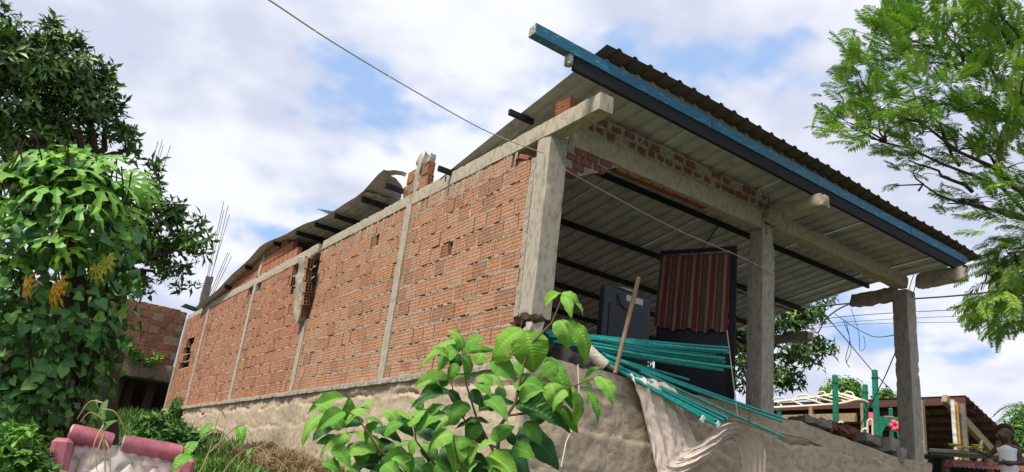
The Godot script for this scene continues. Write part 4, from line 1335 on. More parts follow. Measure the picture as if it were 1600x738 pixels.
# ---------------------------------------------------------------- the broad-leaved shrub in front
func build_shrub() -> void:
	var t := thing("leafy_shrub", "tall shrub with large ribbed bright green leaves growing before the plinth", "shrub", Vector3(-4.016, -2.967, -2.791))
	t.position.y = ground_y(t.position.x, t.position.z)
	var foot := t.position
	var sm := mat("shrub stem", Color(0.13, 0.10, 0.06), 0.8)
	var b := MB.new()
	var main := [foot - Vector3(0, 0.05, 0), Vector3(-3.898, -2.219, -2.833), Vector3(-3.934, -1.948, -2.880), Vector3(-3.985, -1.788, -2.913), Vector3(-4.032, -1.665, -2.867), Vector3(-4.069, -1.462, -2.866), Vector3(-4.107, -1.341, -2.851), Vector3(-4.181, -1.231, -2.790), Vector3(-4.239, -1.082, -2.775)]
	b.tube(main, [0.016, 0.014, 0.011, 0.010, 0.009, 0.008, 0.006, 0.005, 0.003], 7)
	part(b, "stem", sm, t)
	for q in [[Vector3(-3.934, -1.948, -2.880), Vector3(-3.918, -1.770, -3.022), Vector3(-3.893, -1.597, -3.101), Vector3(-3.937, -1.427, -3.180)], [Vector3(-3.937, -1.899, -2.880), Vector3(-3.838, -1.875, -2.943), Vector3(-3.780, -1.723, -3.065), Vector3(-3.853, -1.600, -3.169)], [Vector3(-3.896, -2.187, -2.836), Vector3(-3.828, -2.062, -3.137), Vector3(-3.847, -1.926, -3.322), Vector3(-3.883, -1.808, -3.381)], [Vector3(-3.896, -2.187, -2.836), Vector3(-3.840, -2.114, -3.322), Vector3(-3.852, -1.985, -3.530), Vector3(-3.812, -1.862, -3.638), Vector3(-3.787, -1.825, -3.704)], [Vector3(-4.001, -1.736, -2.898), Vector3(-4.080, -1.705, -2.792), Vector3(-4.166, -1.592, -2.700), Vector3(-4.281, -1.538, -2.647), Vector3(-4.356, -1.482, -2.572)], [Vector3(-3.894, -2.156, -2.839), Vector3(-3.953, -1.994, -3.126), Vector3(-4.025, -1.886, -3.214)]]:
		b = MB.new()
		var rad := []
		for k in q.size(): rad.append(lerpf(0.008, 0.003, float(k) / (q.size() - 1)))
		b.tube(q, rad, 6)
		part(b, "stem", sm, t)
	var shapes := [ribbed_leaf(0.08, 0.16, 0.05, 12), ribbed_leaf(0.14, 0.05, 0.16, 13, 0.35), ribbed_leaf(0.05, 0.30, 0.0, 12, -0.3), ribbed_leaf(0.18, 0.10, 0.2, 13, 0.15)]
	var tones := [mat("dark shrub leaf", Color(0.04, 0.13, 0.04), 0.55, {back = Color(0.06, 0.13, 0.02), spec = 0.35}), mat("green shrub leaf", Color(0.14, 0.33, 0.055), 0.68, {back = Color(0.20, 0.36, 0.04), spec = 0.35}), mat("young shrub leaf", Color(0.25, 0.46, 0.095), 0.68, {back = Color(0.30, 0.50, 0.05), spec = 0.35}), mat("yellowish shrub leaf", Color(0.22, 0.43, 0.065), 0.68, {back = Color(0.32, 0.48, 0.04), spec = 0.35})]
	var eye := Vector3(-7.469, -2.172, -5.227)
	rng.seed = 12
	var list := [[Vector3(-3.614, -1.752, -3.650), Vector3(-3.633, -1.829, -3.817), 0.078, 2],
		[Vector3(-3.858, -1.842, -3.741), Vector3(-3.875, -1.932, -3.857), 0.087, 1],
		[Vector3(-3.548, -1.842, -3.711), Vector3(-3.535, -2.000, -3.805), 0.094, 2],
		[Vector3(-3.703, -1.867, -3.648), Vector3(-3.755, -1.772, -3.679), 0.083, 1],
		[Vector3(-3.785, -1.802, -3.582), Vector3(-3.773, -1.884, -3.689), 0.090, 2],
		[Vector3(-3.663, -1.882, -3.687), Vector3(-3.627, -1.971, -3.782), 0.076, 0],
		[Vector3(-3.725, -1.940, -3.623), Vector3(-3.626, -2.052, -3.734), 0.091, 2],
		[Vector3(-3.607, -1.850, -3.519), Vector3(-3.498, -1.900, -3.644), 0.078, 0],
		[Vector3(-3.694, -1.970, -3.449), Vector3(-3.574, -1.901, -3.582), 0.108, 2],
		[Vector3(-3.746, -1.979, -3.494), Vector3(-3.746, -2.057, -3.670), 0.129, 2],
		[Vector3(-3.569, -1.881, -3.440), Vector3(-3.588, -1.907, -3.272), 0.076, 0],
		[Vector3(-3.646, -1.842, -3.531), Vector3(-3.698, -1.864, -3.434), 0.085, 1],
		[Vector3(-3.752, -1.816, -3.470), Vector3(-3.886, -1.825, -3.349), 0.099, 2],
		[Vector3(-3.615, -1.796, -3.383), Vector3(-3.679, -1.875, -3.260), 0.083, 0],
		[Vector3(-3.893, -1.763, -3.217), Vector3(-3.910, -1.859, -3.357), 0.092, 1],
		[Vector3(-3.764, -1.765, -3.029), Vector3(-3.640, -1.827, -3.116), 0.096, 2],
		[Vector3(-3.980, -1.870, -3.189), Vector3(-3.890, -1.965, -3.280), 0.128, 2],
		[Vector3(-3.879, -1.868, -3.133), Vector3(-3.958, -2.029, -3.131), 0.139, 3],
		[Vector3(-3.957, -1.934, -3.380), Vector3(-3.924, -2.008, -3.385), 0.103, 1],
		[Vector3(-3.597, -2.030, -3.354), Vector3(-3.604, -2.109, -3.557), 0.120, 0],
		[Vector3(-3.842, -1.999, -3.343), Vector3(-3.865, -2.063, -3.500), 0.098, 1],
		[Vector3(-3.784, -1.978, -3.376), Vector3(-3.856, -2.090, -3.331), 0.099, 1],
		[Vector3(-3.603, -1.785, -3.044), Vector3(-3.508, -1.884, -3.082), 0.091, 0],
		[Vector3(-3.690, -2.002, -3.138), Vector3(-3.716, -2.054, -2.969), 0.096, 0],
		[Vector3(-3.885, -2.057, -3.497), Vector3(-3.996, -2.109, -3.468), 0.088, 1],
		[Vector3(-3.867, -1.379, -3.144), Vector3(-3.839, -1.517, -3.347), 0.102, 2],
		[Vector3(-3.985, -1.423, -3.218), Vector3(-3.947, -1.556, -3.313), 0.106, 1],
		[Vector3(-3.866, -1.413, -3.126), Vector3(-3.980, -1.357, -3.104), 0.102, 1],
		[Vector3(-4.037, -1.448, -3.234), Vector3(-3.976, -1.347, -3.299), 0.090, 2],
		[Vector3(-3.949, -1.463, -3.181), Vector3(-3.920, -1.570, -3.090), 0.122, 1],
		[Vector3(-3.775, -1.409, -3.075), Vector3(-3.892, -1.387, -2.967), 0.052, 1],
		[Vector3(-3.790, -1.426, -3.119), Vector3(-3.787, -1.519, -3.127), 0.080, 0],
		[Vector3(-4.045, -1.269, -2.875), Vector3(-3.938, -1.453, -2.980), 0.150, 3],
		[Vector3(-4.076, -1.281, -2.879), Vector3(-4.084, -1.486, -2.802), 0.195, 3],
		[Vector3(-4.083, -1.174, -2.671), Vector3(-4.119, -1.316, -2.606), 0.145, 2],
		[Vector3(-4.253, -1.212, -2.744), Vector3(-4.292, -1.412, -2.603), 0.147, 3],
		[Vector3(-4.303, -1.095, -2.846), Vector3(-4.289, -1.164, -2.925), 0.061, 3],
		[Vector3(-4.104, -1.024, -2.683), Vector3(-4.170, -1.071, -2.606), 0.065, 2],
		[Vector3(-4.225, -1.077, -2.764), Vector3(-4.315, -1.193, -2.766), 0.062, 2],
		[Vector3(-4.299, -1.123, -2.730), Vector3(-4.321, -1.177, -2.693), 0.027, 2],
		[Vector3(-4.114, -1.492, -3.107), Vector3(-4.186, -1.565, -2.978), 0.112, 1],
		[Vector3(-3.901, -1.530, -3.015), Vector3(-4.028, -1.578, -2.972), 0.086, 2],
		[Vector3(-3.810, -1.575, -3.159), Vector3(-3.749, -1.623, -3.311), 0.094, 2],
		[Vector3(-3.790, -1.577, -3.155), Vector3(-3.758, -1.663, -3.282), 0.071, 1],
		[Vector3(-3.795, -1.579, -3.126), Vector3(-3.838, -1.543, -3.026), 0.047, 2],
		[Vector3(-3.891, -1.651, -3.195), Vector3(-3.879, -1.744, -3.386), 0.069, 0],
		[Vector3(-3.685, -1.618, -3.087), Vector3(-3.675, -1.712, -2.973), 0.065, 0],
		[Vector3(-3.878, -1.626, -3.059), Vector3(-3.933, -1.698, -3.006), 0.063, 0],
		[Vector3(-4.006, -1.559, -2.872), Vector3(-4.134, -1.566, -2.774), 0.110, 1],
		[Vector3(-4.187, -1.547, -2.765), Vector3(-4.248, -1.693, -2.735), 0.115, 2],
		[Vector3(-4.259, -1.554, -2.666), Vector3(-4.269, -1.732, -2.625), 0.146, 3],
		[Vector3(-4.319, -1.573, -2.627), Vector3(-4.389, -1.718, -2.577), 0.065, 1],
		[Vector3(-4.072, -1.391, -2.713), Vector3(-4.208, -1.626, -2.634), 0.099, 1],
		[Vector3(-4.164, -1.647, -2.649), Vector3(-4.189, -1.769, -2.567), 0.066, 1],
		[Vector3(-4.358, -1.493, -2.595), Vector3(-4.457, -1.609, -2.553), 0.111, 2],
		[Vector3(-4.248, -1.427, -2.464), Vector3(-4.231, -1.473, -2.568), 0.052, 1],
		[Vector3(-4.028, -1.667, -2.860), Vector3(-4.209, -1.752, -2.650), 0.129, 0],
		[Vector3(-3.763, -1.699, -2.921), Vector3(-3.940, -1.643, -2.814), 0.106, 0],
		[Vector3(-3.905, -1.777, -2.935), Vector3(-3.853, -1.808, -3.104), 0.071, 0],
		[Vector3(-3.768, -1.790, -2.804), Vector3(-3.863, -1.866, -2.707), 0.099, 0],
		[Vector3(-3.836, -1.785, -2.691), Vector3(-4.019, -1.925, -2.549), 0.152, 0],
		[Vector3(-3.937, -1.909, -2.859), Vector3(-4.026, -2.014, -2.715), 0.110, 0],
		[Vector3(-3.893, -2.012, -2.776), Vector3(-3.817, -1.988, -2.945), 0.161, 2],
		[Vector3(-4.036, -1.948, -2.996), Vector3(-4.181, -2.037, -2.918), 0.129, 3],
		[Vector3(-3.896, -1.885, -3.018), Vector3(-3.950, -1.985, -3.053), 0.078, 2],
		[Vector3(-3.689, -1.742, -2.957), Vector3(-3.595, -1.713, -3.056), 0.098, 0],
		[Vector3(-4.139, -1.663, -2.915), Vector3(-4.256, -1.598, -2.862), 0.091, 1],
		[Vector3(-4.010, -1.539, -2.735), Vector3(-4.054, -1.597, -2.656), 0.080, 1],
		[Vector3(-3.558, -1.984, -3.500), Vector3(-3.644, -2.084, -3.411), 0.103, 0],
		[Vector3(-3.843, -2.015, -3.756), Vector3(-3.928, -2.087, -3.686), 0.073, 1],
		[Vector3(-3.577, -1.936, -3.135), Vector3(-3.670, -2.044, -3.073), 0.107, 0],
		[Vector3(-3.767, -1.933, -3.124), Vector3(-3.853, -2.011, -3.036), 0.095, 0],
		[Vector3(-3.815, -1.954, -2.989), Vector3(-3.901, -2.040, -2.910), 0.103, 0],
		[Vector3(-3.639, -2.015, -3.233), Vector3(-3.753, -2.089, -3.175), 0.104, 0],
		[Vector3(-3.851, -2.093, -3.543), Vector3(-3.863, -2.137, -3.401), 0.096, 0],
		[Vector3(-3.513, -1.957, -3.540), Vector3(-3.430, -2.045, -3.579), 0.080, 0],
		[Vector3(-3.827, -1.863, -3.540), Vector3(-3.754, -1.959, -3.559), 0.075, 1],
		[Vector3(-3.591, -1.929, -3.332), Vector3(-3.613, -2.026, -3.426), 0.096, 0],
		[Vector3(-3.618, -1.897, -3.100), Vector3(-3.544, -1.845, -3.173), 0.090, 0],
		[Vector3(-3.787, -1.866, -2.878), Vector3(-3.762, -1.802, -2.959), 0.081, 0],
		[Vector3(-3.888, -1.991, -2.957), Vector3(-3.872, -2.078, -3.064), 0.110, 0],
		[Vector3(-3.928, -2.046, -3.160), Vector3(-3.978, -2.130, -3.249), 0.114, 1],
		[Vector3(-3.976, -1.835, -2.654), Vector3(-3.969, -1.776, -2.765), 0.089, 0],
		[Vector3(-3.800, -1.851, -3.291), Vector3(-3.847, -1.818, -3.408), 0.077, 1],
		[Vector3(-3.753, -1.680, -2.801), Vector3(-3.701, -1.612, -2.877), 0.083, 0],
		[Vector3(-3.781, -1.568, -2.770), Vector3(-3.702, -1.624, -2.798), 0.083, 0],
		[Vector3(-3.910, -1.650, -2.584), Vector3(-3.871, -1.755, -2.631), 0.091, 0],
		[Vector3(-4.028, -1.531, -3.242), Vector3(-3.980, -1.605, -3.263), 0.067, 1],
		[Vector3(-4.023, -1.607, -3.114), Vector3(-4.100, -1.653, -3.078), 0.068, 1],
		[Vector3(-3.944, -1.497, -2.719), Vector3(-3.916, -1.581, -2.766), 0.081, 0],
		[Vector3(-3.740, -1.848, -3.764), Vector3(-3.672, -1.807, -3.813), 0.067, 2],
		[Vector3(-3.729, -1.808, -3.612), Vector3(-3.804, -1.765, -3.566), 0.068, 2],
		[Vector3(-3.926, -1.856, -3.485), Vector3(-3.865, -1.800, -3.535), 0.081, 2],
		[Vector3(-3.883, -1.866, -3.389), Vector3(-3.895, -1.768, -3.331), 0.075, 2],
		[Vector3(-3.829, -1.807, -3.276), Vector3(-3.929, -1.731, -3.251), 0.077, 1],
		[Vector3(-3.916, -1.783, -2.998), Vector3(-3.851, -1.886, -3.030), 0.101, 1],
		[Vector3(-4.062, -1.881, -2.999), Vector3(-4.095, -1.789, -2.915), 0.091, 1],
		[Vector3(-3.676, -1.981, -3.103), Vector3(-3.607, -1.907, -3.176), 0.105, 2],
		[Vector3(-3.738, -2.005, -3.381), Vector3(-3.861, -1.932, -3.365), 0.093, 2],
		[Vector3(-3.727, -2.038, -3.566), Vector3(-3.723, -1.950, -3.492), 0.091, 2],
		[Vector3(-4.055, -1.940, -3.084), Vector3(-4.145, -1.889, -3.054), 0.090, 2],
		[Vector3(-4.088, -1.899, -2.895), Vector3(-4.168, -1.925, -2.807), 0.114, 1],
		[Vector3(-3.864, -1.934, -3.141), Vector3(-3.944, -1.890, -3.060), 0.100, 1],
		[Vector3(-3.808, -1.683, -3.027), Vector3(-3.848, -1.786, -3.136), 0.088, 1],
		[Vector3(-4.082, -1.685, -3.081), Vector3(-4.200, -1.761, -3.032), 0.090, 1],
		[Vector3(-4.104, -1.532, -3.039), Vector3(-4.221, -1.460, -3.049), 0.083, 2],
		[Vector3(-3.785, -1.464, -2.984), Vector3(-3.791, -1.364, -2.938), 0.081, 2],
		[Vector3(-3.981, -1.502, -3.280), Vector3(-3.969, -1.466, -3.356), 0.075, 2],
		[Vector3(-3.884, -1.654, -3.237), Vector3(-3.897, -1.605, -3.330), 0.077, 1],
		[Vector3(-4.102, -1.762, -2.842), Vector3(-4.148, -1.849, -2.761), 0.100, 1],
		[Vector3(-4.099, -1.611, -2.732), Vector3(-4.089, -1.690, -2.800), 0.086, 1],
		[Vector3(-4.263, -1.463, -2.792), Vector3(-4.245, -1.543, -2.873), 0.083, 1],
		[Vector3(-4.303, -1.589, -2.746), Vector3(-4.261, -1.694, -2.796), 0.083, 2],
		[Vector3(-4.185, -1.485, -2.573), Vector3(-4.255, -1.551, -2.535), 0.071, 2],
		[Vector3(-3.956, -1.928, -3.556), Vector3(-4.053, -1.865, -3.530), 0.079, 1],
		[Vector3(-3.777, -1.917, -3.698), Vector3(-3.751, -1.867, -3.782), 0.074, 1],
		[Vector3(-3.636, -1.971, -3.644), Vector3(-3.638, -1.985, -3.746), 0.077, 1],
		[Vector3(-3.691, -2.046, -3.495), Vector3(-3.657, -2.009, -3.576), 0.092, 1],
		[Vector3(-3.903, -2.070, -3.363), Vector3(-3.901, -2.021, -3.459), 0.097, 2],
		[Vector3(-3.830, -2.078, -3.136), Vector3(-3.768, -2.027, -3.224), 0.109, 1],
		[Vector3(-3.903, -2.067, -3.065), Vector3(-3.934, -1.979, -3.000), 0.108, 2],
		[Vector3(-3.970, -2.050, -2.933), Vector3(-4.063, -1.949, -2.911), 0.108, 1],
		[Vector3(-3.914, -2.032, -2.755), Vector3(-3.845, -1.978, -2.840), 0.112, 0],
		[Vector3(-3.878, -2.113, -3.718), Vector3(-3.878, -2.085, -3.804), 0.079, 1],
		[Vector3(-3.799, -2.129, -3.581), Vector3(-3.728, -2.087, -3.643), 0.089, 2],
		[Vector3(-3.700, -2.108, -3.361), Vector3(-3.692, -2.090, -3.469), 0.101, 1],
		[Vector3(-3.648, -1.742, -3.208), Vector3(-3.594, -1.697, -3.266), 0.072, 1],
		[Vector3(-4.041, -1.592, -3.028), Vector3(-4.019, -1.574, -3.116), 0.076, 2],
		[Vector3(-4.170, -1.535, -2.942), Vector3(-4.110, -1.489, -2.988), 0.075, 1]]
	for q in list:
		var a: Vector3 = q[0]
		var d: Vector3 = q[1]
		d += (d - a) * rf(0.02, 0.14)
		var along := d - a
		var to_eye := (eye - a).normalized()
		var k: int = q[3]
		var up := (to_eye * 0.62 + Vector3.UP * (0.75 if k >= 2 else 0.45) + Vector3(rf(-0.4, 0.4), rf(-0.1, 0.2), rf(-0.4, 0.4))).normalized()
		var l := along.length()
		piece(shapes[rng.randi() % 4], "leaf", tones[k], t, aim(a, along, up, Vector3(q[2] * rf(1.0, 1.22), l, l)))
	# bare twig standing out of it, dead grey twine hanging down the plinth
	b = MB.new()
	b.tube([Vector3(-3.937, -1.427, -3.180), Vector3(-3.938, -1.347, -3.209), Vector3(-3.933, -1.301, -3.237)], [0.004, 0.003, 0.001], 5)
	part(b, "twig", sm, t)

func grass_tuft(n: int, r: float, h: float, seed_: int, w := 0.012) -> ArrayMesh:
	rng.seed = seed_
	var b := MB.new()
	for k in n:
		var a := rf(0, TAU)
		var p := Vector3(cos(a), 0, sin(a)) * r * sqrt(rng.randf())
		var lean := Vector3(rf(-1, 1), 0, rf(-1, 1)) * 0.5
		var s := Vector3(-lean.z, 0, lean.x).normalized() * w
		var hh := h * rf(0.5, 1.1)
		var m := p + Vector3(0, hh * 0.6, 0) + lean * hh * 0.4
		var e := p + Vector3(0, hh * rf(0.6, 0.95), 0) + lean * hh * 1.1
		var g := rf(0.7, 1.0)
		b.quad(p - s, m - s * 0.7, m + s * 0.7, p + s, Color(g, g, g))
		b.tri(m - s * 0.7, e, m + s * 0.7, Color(g, g, g))
	return b.mesh()

func bush(called: String, label: String, category: String, foot: Vector3, blobs: Array, per: float, tones: Array, leaf: ArrayMesh, seed_: int, s0 := 0.8, s1 := 1.2) -> void:
	var t := thing(called, label, category, foot)
	if not label.contains("ledge"): t.position.y = minf(foot.y, ground_y(foot.x, foot.z))
	var b := MB.new()
	for q in blobs:
		limb(b, t.position, q[0], 0.025, 0.006, 0.04, seed_, 4)
	part(b, "stem", M.bark, t)
	var xs := []
	var cs := []
	scatter(blobs, per, s0, s1, tones, seed_, xs, cs)
	many(leaf, M.leafdull, xs, cs, "foliage", t)

func build_weeds() -> void:
	var green := [Color(0.08, 0.22, 0.03), Color(0.13, 0.32, 0.04), Color(0.05, 0.15, 0.03), Color(0.17, 0.36, 0.05)]
	var deep := [Color(0.05, 0.15, 0.03), Color(0.08, 0.20, 0.035), Color(0.035, 0.10, 0.025)]
	var ros := rosette(10, 0.10, 0.05, 0.9, 21)
	var ros2 := rosette(8, 0.16, 0.055, 0.8, 22)
	bush("low_bush", "bright green low bush spreading under the creeper", "bush", Vector3(-0.132, -2.877, -4.572), [[Vector3(-0.077, -2.264, -4.915), 0.24], [Vector3(-0.183, -2.296, -4.803), 0.22], [Vector3(-0.192, -2.344, -4.681), 0.15], [Vector3(0.223, -2.155, -4.889), 0.18], [Vector3(0.115, -2.211, -4.743), 0.12], [Vector3(-0.299, -2.380, -4.613), 0.12]], 900.0, green, ros, 51)
	bush("low_bush", "fern-like green bush at the far foot of the plinth behind the sofa", "bush", Vector3(5.263, -2.141, -2.603), [[Vector3(5.316, -1.793, -2.906), 0.26], [Vector3(5.265, -1.794, -2.642), 0.28], [Vector3(4.739, -1.855, -2.560), 0.22], [Vector3(4.803, -2.029, -2.857), 0.26]], 700.0, deep, ros2, 52)
	bush("low_bush", "dark tangle of leaves under the creeper beside the annex", "bush", Vector3(2.039, -3.078, -4.267), [[Vector3(2.307, -1.575, -4.902), 0.4], [Vector3(2.104, -1.801, -4.616), 0.4], [Vector3(1.921, -1.972, -4.865), 0.35], [Vector3(2.476, -1.129, -5.140), 0.4], [Vector3(2.113, -2.129, -4.641), 0.3]], 420.0, deep, ros2, 53)
	bush("low_bush", "small weed growing from the annex ledge", "weed", Vector3(20.300, 0.912, -0.953), [[Vector3(20.200, 0.984, -1.186), 0.22], [Vector3(20.200, 0.858, -0.760), 0.16], [Vector3(20.250, 1.022, -0.592), 0.15], [Vector3(20.200, 1.148, -1.519), 0.2]], 420.0, green, ros2, 54)
	bush("low_bush", "leafy weed sprouting at the foot of the far wall corner", "weed", Vector3(17.528, -0.930, -0.150), [[Vector3(17.434, -0.660, -0.200), 0.2], [Vector3(17.358, -0.819, -0.250), 0.2], [Vector3(17.772, -0.415, -0.150), 0.12]], 500.0, green, ros2, 55)
	# banana leaves in the shade of the annex
	var t := thing("banana_plant", "banana plant with long leaves in the shade beside the annex posts", "plant", Vector3(6.388, -2.630, -3.284))
	t.position.y = ground_y(t.position.x, t.position.z)
	var ban := ribbed_leaf(0.18, 0.22, 0.2, 26)
	var bm := mat("banana leaf", Color(0.09, 0.20, 0.06), 0.68, {back = Color(0.16, 0.3, 0.06)})
	var b := MB.new()
	limb(b, t.position, Vector3(6.414, -1.981, -3.434), 0.07, 0.04, 0.02, 5)
	part(b, "stem", M.leafdull, t)
	for q in [[Vector3(6.414, -1.981, -3.434), Vector3(6.239, -1.458, -3.812), 0.22], [Vector3(6.414, -1.981, -3.434), Vector3(6.396, -1.320, -3.491), 0.24], [Vector3(6.416, -1.983, -3.451), Vector3(6.088, -1.629, -3.335), 0.2], [Vector3(6.415, -2.030, -3.439), Vector3(6.250, -1.819, -3.784), 0.2], [Vector3(6.416, -1.983, -3.451), Vector3(6.513, -1.271, -3.646), 0.22]]:
		var al: Vector3 = q[1] - q[0]
		piece(ban, "leaf", bm, t, aim(q[0], al, Vector3(-0.7, 0.5, -0.4), Vector3(q[2], al.length(), al.length())))
	# dry stalks before the sofa and by the plinth
	var straw := mat("dry stalk", Color(0.36, 0.29, 0.17), 0.9)
	for q in [["dry bent grass stalk standing before the pink sofa", [[Vector3(-1.044, -2.378, -4.265), Vector3(-1.029, -2.078, -4.354), Vector3(-1.028, -1.837, -4.426)], [Vector3(-1.027, -1.859, -4.420), Vector3(-1.038, -1.869, -4.333), Vector3(-1.049, -1.996, -4.227)], [Vector3(-1.027, -1.926, -4.402), Vector3(-1.017, -1.894, -4.495), Vector3(-1.009, -1.968, -4.537)], [Vector3(-1.027, -1.969, -4.387), Vector3(-1.121, -2.087, -4.423), Vector3(-1.122, -2.282, -4.413)], [Vector3(-1.028, -2.034, -4.366), Vector3(-1.124, -2.179, -4.391), Vector3(-1.131, -2.297, -4.352)], [Vector3(-1.029, -2.056, -4.360), Vector3(-1.134, -2.139, -4.319), Vector3(-1.143, -2.308, -4.268)], [Vector3(-1.028, -1.815, -4.432), Vector3(-0.919, -1.814, -4.504), Vector3(-0.908, -1.946, -4.552)]]], ["tangle of dry brown stems leaning against the plinth", [[Vector3(-0.666, -2.324, -3.586), Vector3(-0.680, -2.068, -3.525), Vector3(-0.690, -1.811, -3.520), Vector3(-0.699, -1.706, -3.511)], [Vector3(-0.687, -1.863, -3.523), Vector3(-0.709, -1.902, -3.431), Vector3(-0.730, -1.992, -3.342)], [Vector3(-0.685, -1.889, -3.527), Vector3(-0.757, -1.982, -3.640), Vector3(-0.738, -2.189, -3.710)], [Vector3(-0.680, -2.068, -3.525), Vector3(-0.605, -1.953, -3.428), Vector3(-0.542, -1.802, -3.299), Vector3(-0.569, -1.842, -3.199), Vector3(-0.576, -1.996, -3.155)], [Vector3(-0.693, -1.785, -3.517), Vector3(-0.572, -1.768, -3.594), Vector3(-0.549, -1.893, -3.663)], [Vector3(-0.547, -2.295, -3.252), Vector3(-0.562, -2.081, -3.198), Vector3(-0.617, -1.899, -3.033), Vector3(-0.747, -1.941, -2.955)], [Vector3(-0.554, -2.292, -3.228), Vector3(-0.581, -2.151, -3.132), Vector3(-0.725, -2.028, -3.012), Vector3(-0.867, -2.115, -2.903)], [Vector3(-0.565, -2.339, -3.193), Vector3(-0.695, -2.195, -3.103), Vector3(-0.851, -2.136, -2.948)], [Vector3(-0.618, -2.228, -3.367), Vector3(-0.546, -2.046, -3.255), Vector3(-0.595, -1.961, -3.096), Vector3(-0.719, -2.067, -3.030)], [Vector3(-0.699, -1.706, -3.511), Vector3(-0.708, -1.801, -3.454), Vector3(-0.794, -2.011, -3.490)]]]]:
		t = thing("dry_stalk", q[0], "dry plant", q[1][0][0])
		t.position.y = ground_y(t.position.x, t.position.z)
		b = MB.new()
		b.tube([t.position, q[1][0][0]], [0.009, 0.007], 5)
		for s in q[1]:
			var rad := []
			var sp := []
			for k in 13:
				rad.append(lerpf(0.0065, 0.002, k / 12.0))
				sp.append(crom(s, k / 12.0))
			b.tube(sp, rad, 5, Color(rf(0.7, 1), rf(0.7, 1), rf(0.6, 0.9)))
		part(b, "stem", straw, t)
		var lf := ribbed_leaf(0.12, 0.25, 0.2, 8)
		if q[0].begins_with("tangle"):
			var ym := mat("young stalk leaf", Color(0.16, 0.36, 0.045), 0.45, {back = Color(0.28, 0.46, 0.05)})
			for w in [[Vector3(-0.778, -1.832, -3.580), Vector3(-0.856, -1.959, -3.660), 0.09], [Vector3(-0.542, -1.813, -3.297), Vector3(-0.652, -1.930, -3.259), 0.11], [Vector3(-0.849, -1.987, -3.686), Vector3(-0.934, -2.131, -3.754), 0.10], [Vector3(-0.940, -2.098, -3.725), Vector3(-1.016, -2.220, -3.844), 0.12], [Vector3(-0.575, -1.970, -3.161), Vector3(-0.665, -2.038, -3.205), 0.05]]:
				var al: Vector3 = w[1] - w[0]
				piece(lf, "leaf", ym, t, aim(w[0], al, Vector3(-0.6, 0.7, -0.4), Vector3(w[2], al.length(), al.length())))
	# grass
	var g1 := grass_tuft(26, 0.14, 0.34, 3)
	var xs := []
	var cs := []
	rng.seed = 8
	for k in 620:
		var p := Vector3(rf(-2.0, 12.0), 0, rf(-3.2, -0.15))
		p.y = ground_y(p.x, p.z) - 0.03
		xs.append(Transform3D(Basis(Vector3.UP, rf(0, TAU)).scaled(Vector3.ONE * rf(0.5, 1.1)), p))
		cs.append(Color(0.08, 0.2, 0.035).lerp(Color(0.15, 0.30, 0.05), rng.randf()))
	for k in 60:
		var p: Vector3 = Vector3(-0.327, -2.204, -3.294) + Vector3(rf(-0.5, 0.5), 0, rf(-0.35, 0.35))
		p.y = ground_y(p.x, p.z) + rf(0.0, 0.35)
		xs.append(Transform3D(Basis(Vector3.UP, rf(0, TAU)).scaled(Vector3.ONE * rf(0.6, 1.0)), p))
		cs.append(Color(0.10, 0.24, 0.05))
	for k in 500:
		var p := Vector3(rf(12.0, 24.0), 0, rf(-9.0, -0.1))
		p.y = ground_y(p.x, p.z) - 0.03
		xs.append(Transform3D(Basis(Vector3.UP, rf(0, TAU)).scaled(Vector3.ONE * rf(0.7, 1.5)), p))
		cs.append(Color(0.06, 0.15, 0.03).lerp(Color(0.12, 0.26, 0.05), rng.randf()))
	for k in 900:
		var p := Vector3(rf(0.0, 16.0), 0, rf(9.5, 30.0))
		p.y = ground_y(p.x, p.z) - 0.03
		xs.append(Transform3D(Basis(Vector3.UP, rf(0, TAU)).scaled(Vector3.ONE * rf(0.7, 1.3)), p))
		cs.append(Color(0.08, 0.2, 0.035))
	var o: Node = many(g1, M.leafdull, xs, cs, "grass", self)
	tag(o, "green grass on the slope around the plinth", "grass", "", "stuff")
	# straw-covered bank at the foot of the plinth
	xs = []
	cs = []
	for k in 300:
		var p := Vector3(rf(4.5, 8.5), 0, rf(-0.9, -0.08))
		p.y = ground_y(p.x, p.z) + 0.20 * smoothstep(-1.3, -0.2, p.z) * smoothstep(11.5, 8.0, p.x) - 0.06
		xs.append(Transform3D(Basis(Vector3(rf(-1, 1), 0.2, rf(-1, 1)).normalized(), rf(0.4, 1.7)).scaled(Vector3.ONE * rf(0.6, 1.2)), p))
		cs.append(Color(0.42, 0.32, 0.18).lerp(Color(0.20, 0.14, 0.08), rng.randf()))
	o = many(grass_tuft(18, 0.10, 0.30, 5, 0.008), M.straw, xs, cs, "dry_grass", self)
	tag(o, "matted dry brown grass banked against the plinth", "dry grass", "", "stuff")
	# earth bank under it
	var pts := PackedVector3Array()
	var f := fbm(31, 1.4, 4)
	for j in 13:
		for i in 71:
			var x := 1.5 + 11.0 * i / 70.0
			var z := -2.2 + 2.15 * j / 12.0
			var y := ground_y(x, z) + 0.22 * smoothstep(-1.3, -0.2, z) * smoothstep(1.5, 4.0, x) * smoothstep(11.5, 8.0, x) + 0.15 * f.get_noise_2d(x, z) - 0.10
			pts.append(Vector3(x, y, z))
	b = MB.new()
	b.sheet(pts, 70, 12, Color(0.9, 0.8, 0.7), true)
	o = part(b, "earth_bank", M.earth, self)
	tag(o, "lumpy brown earth bank at the foot of the plinth", "bank", "", "structure")

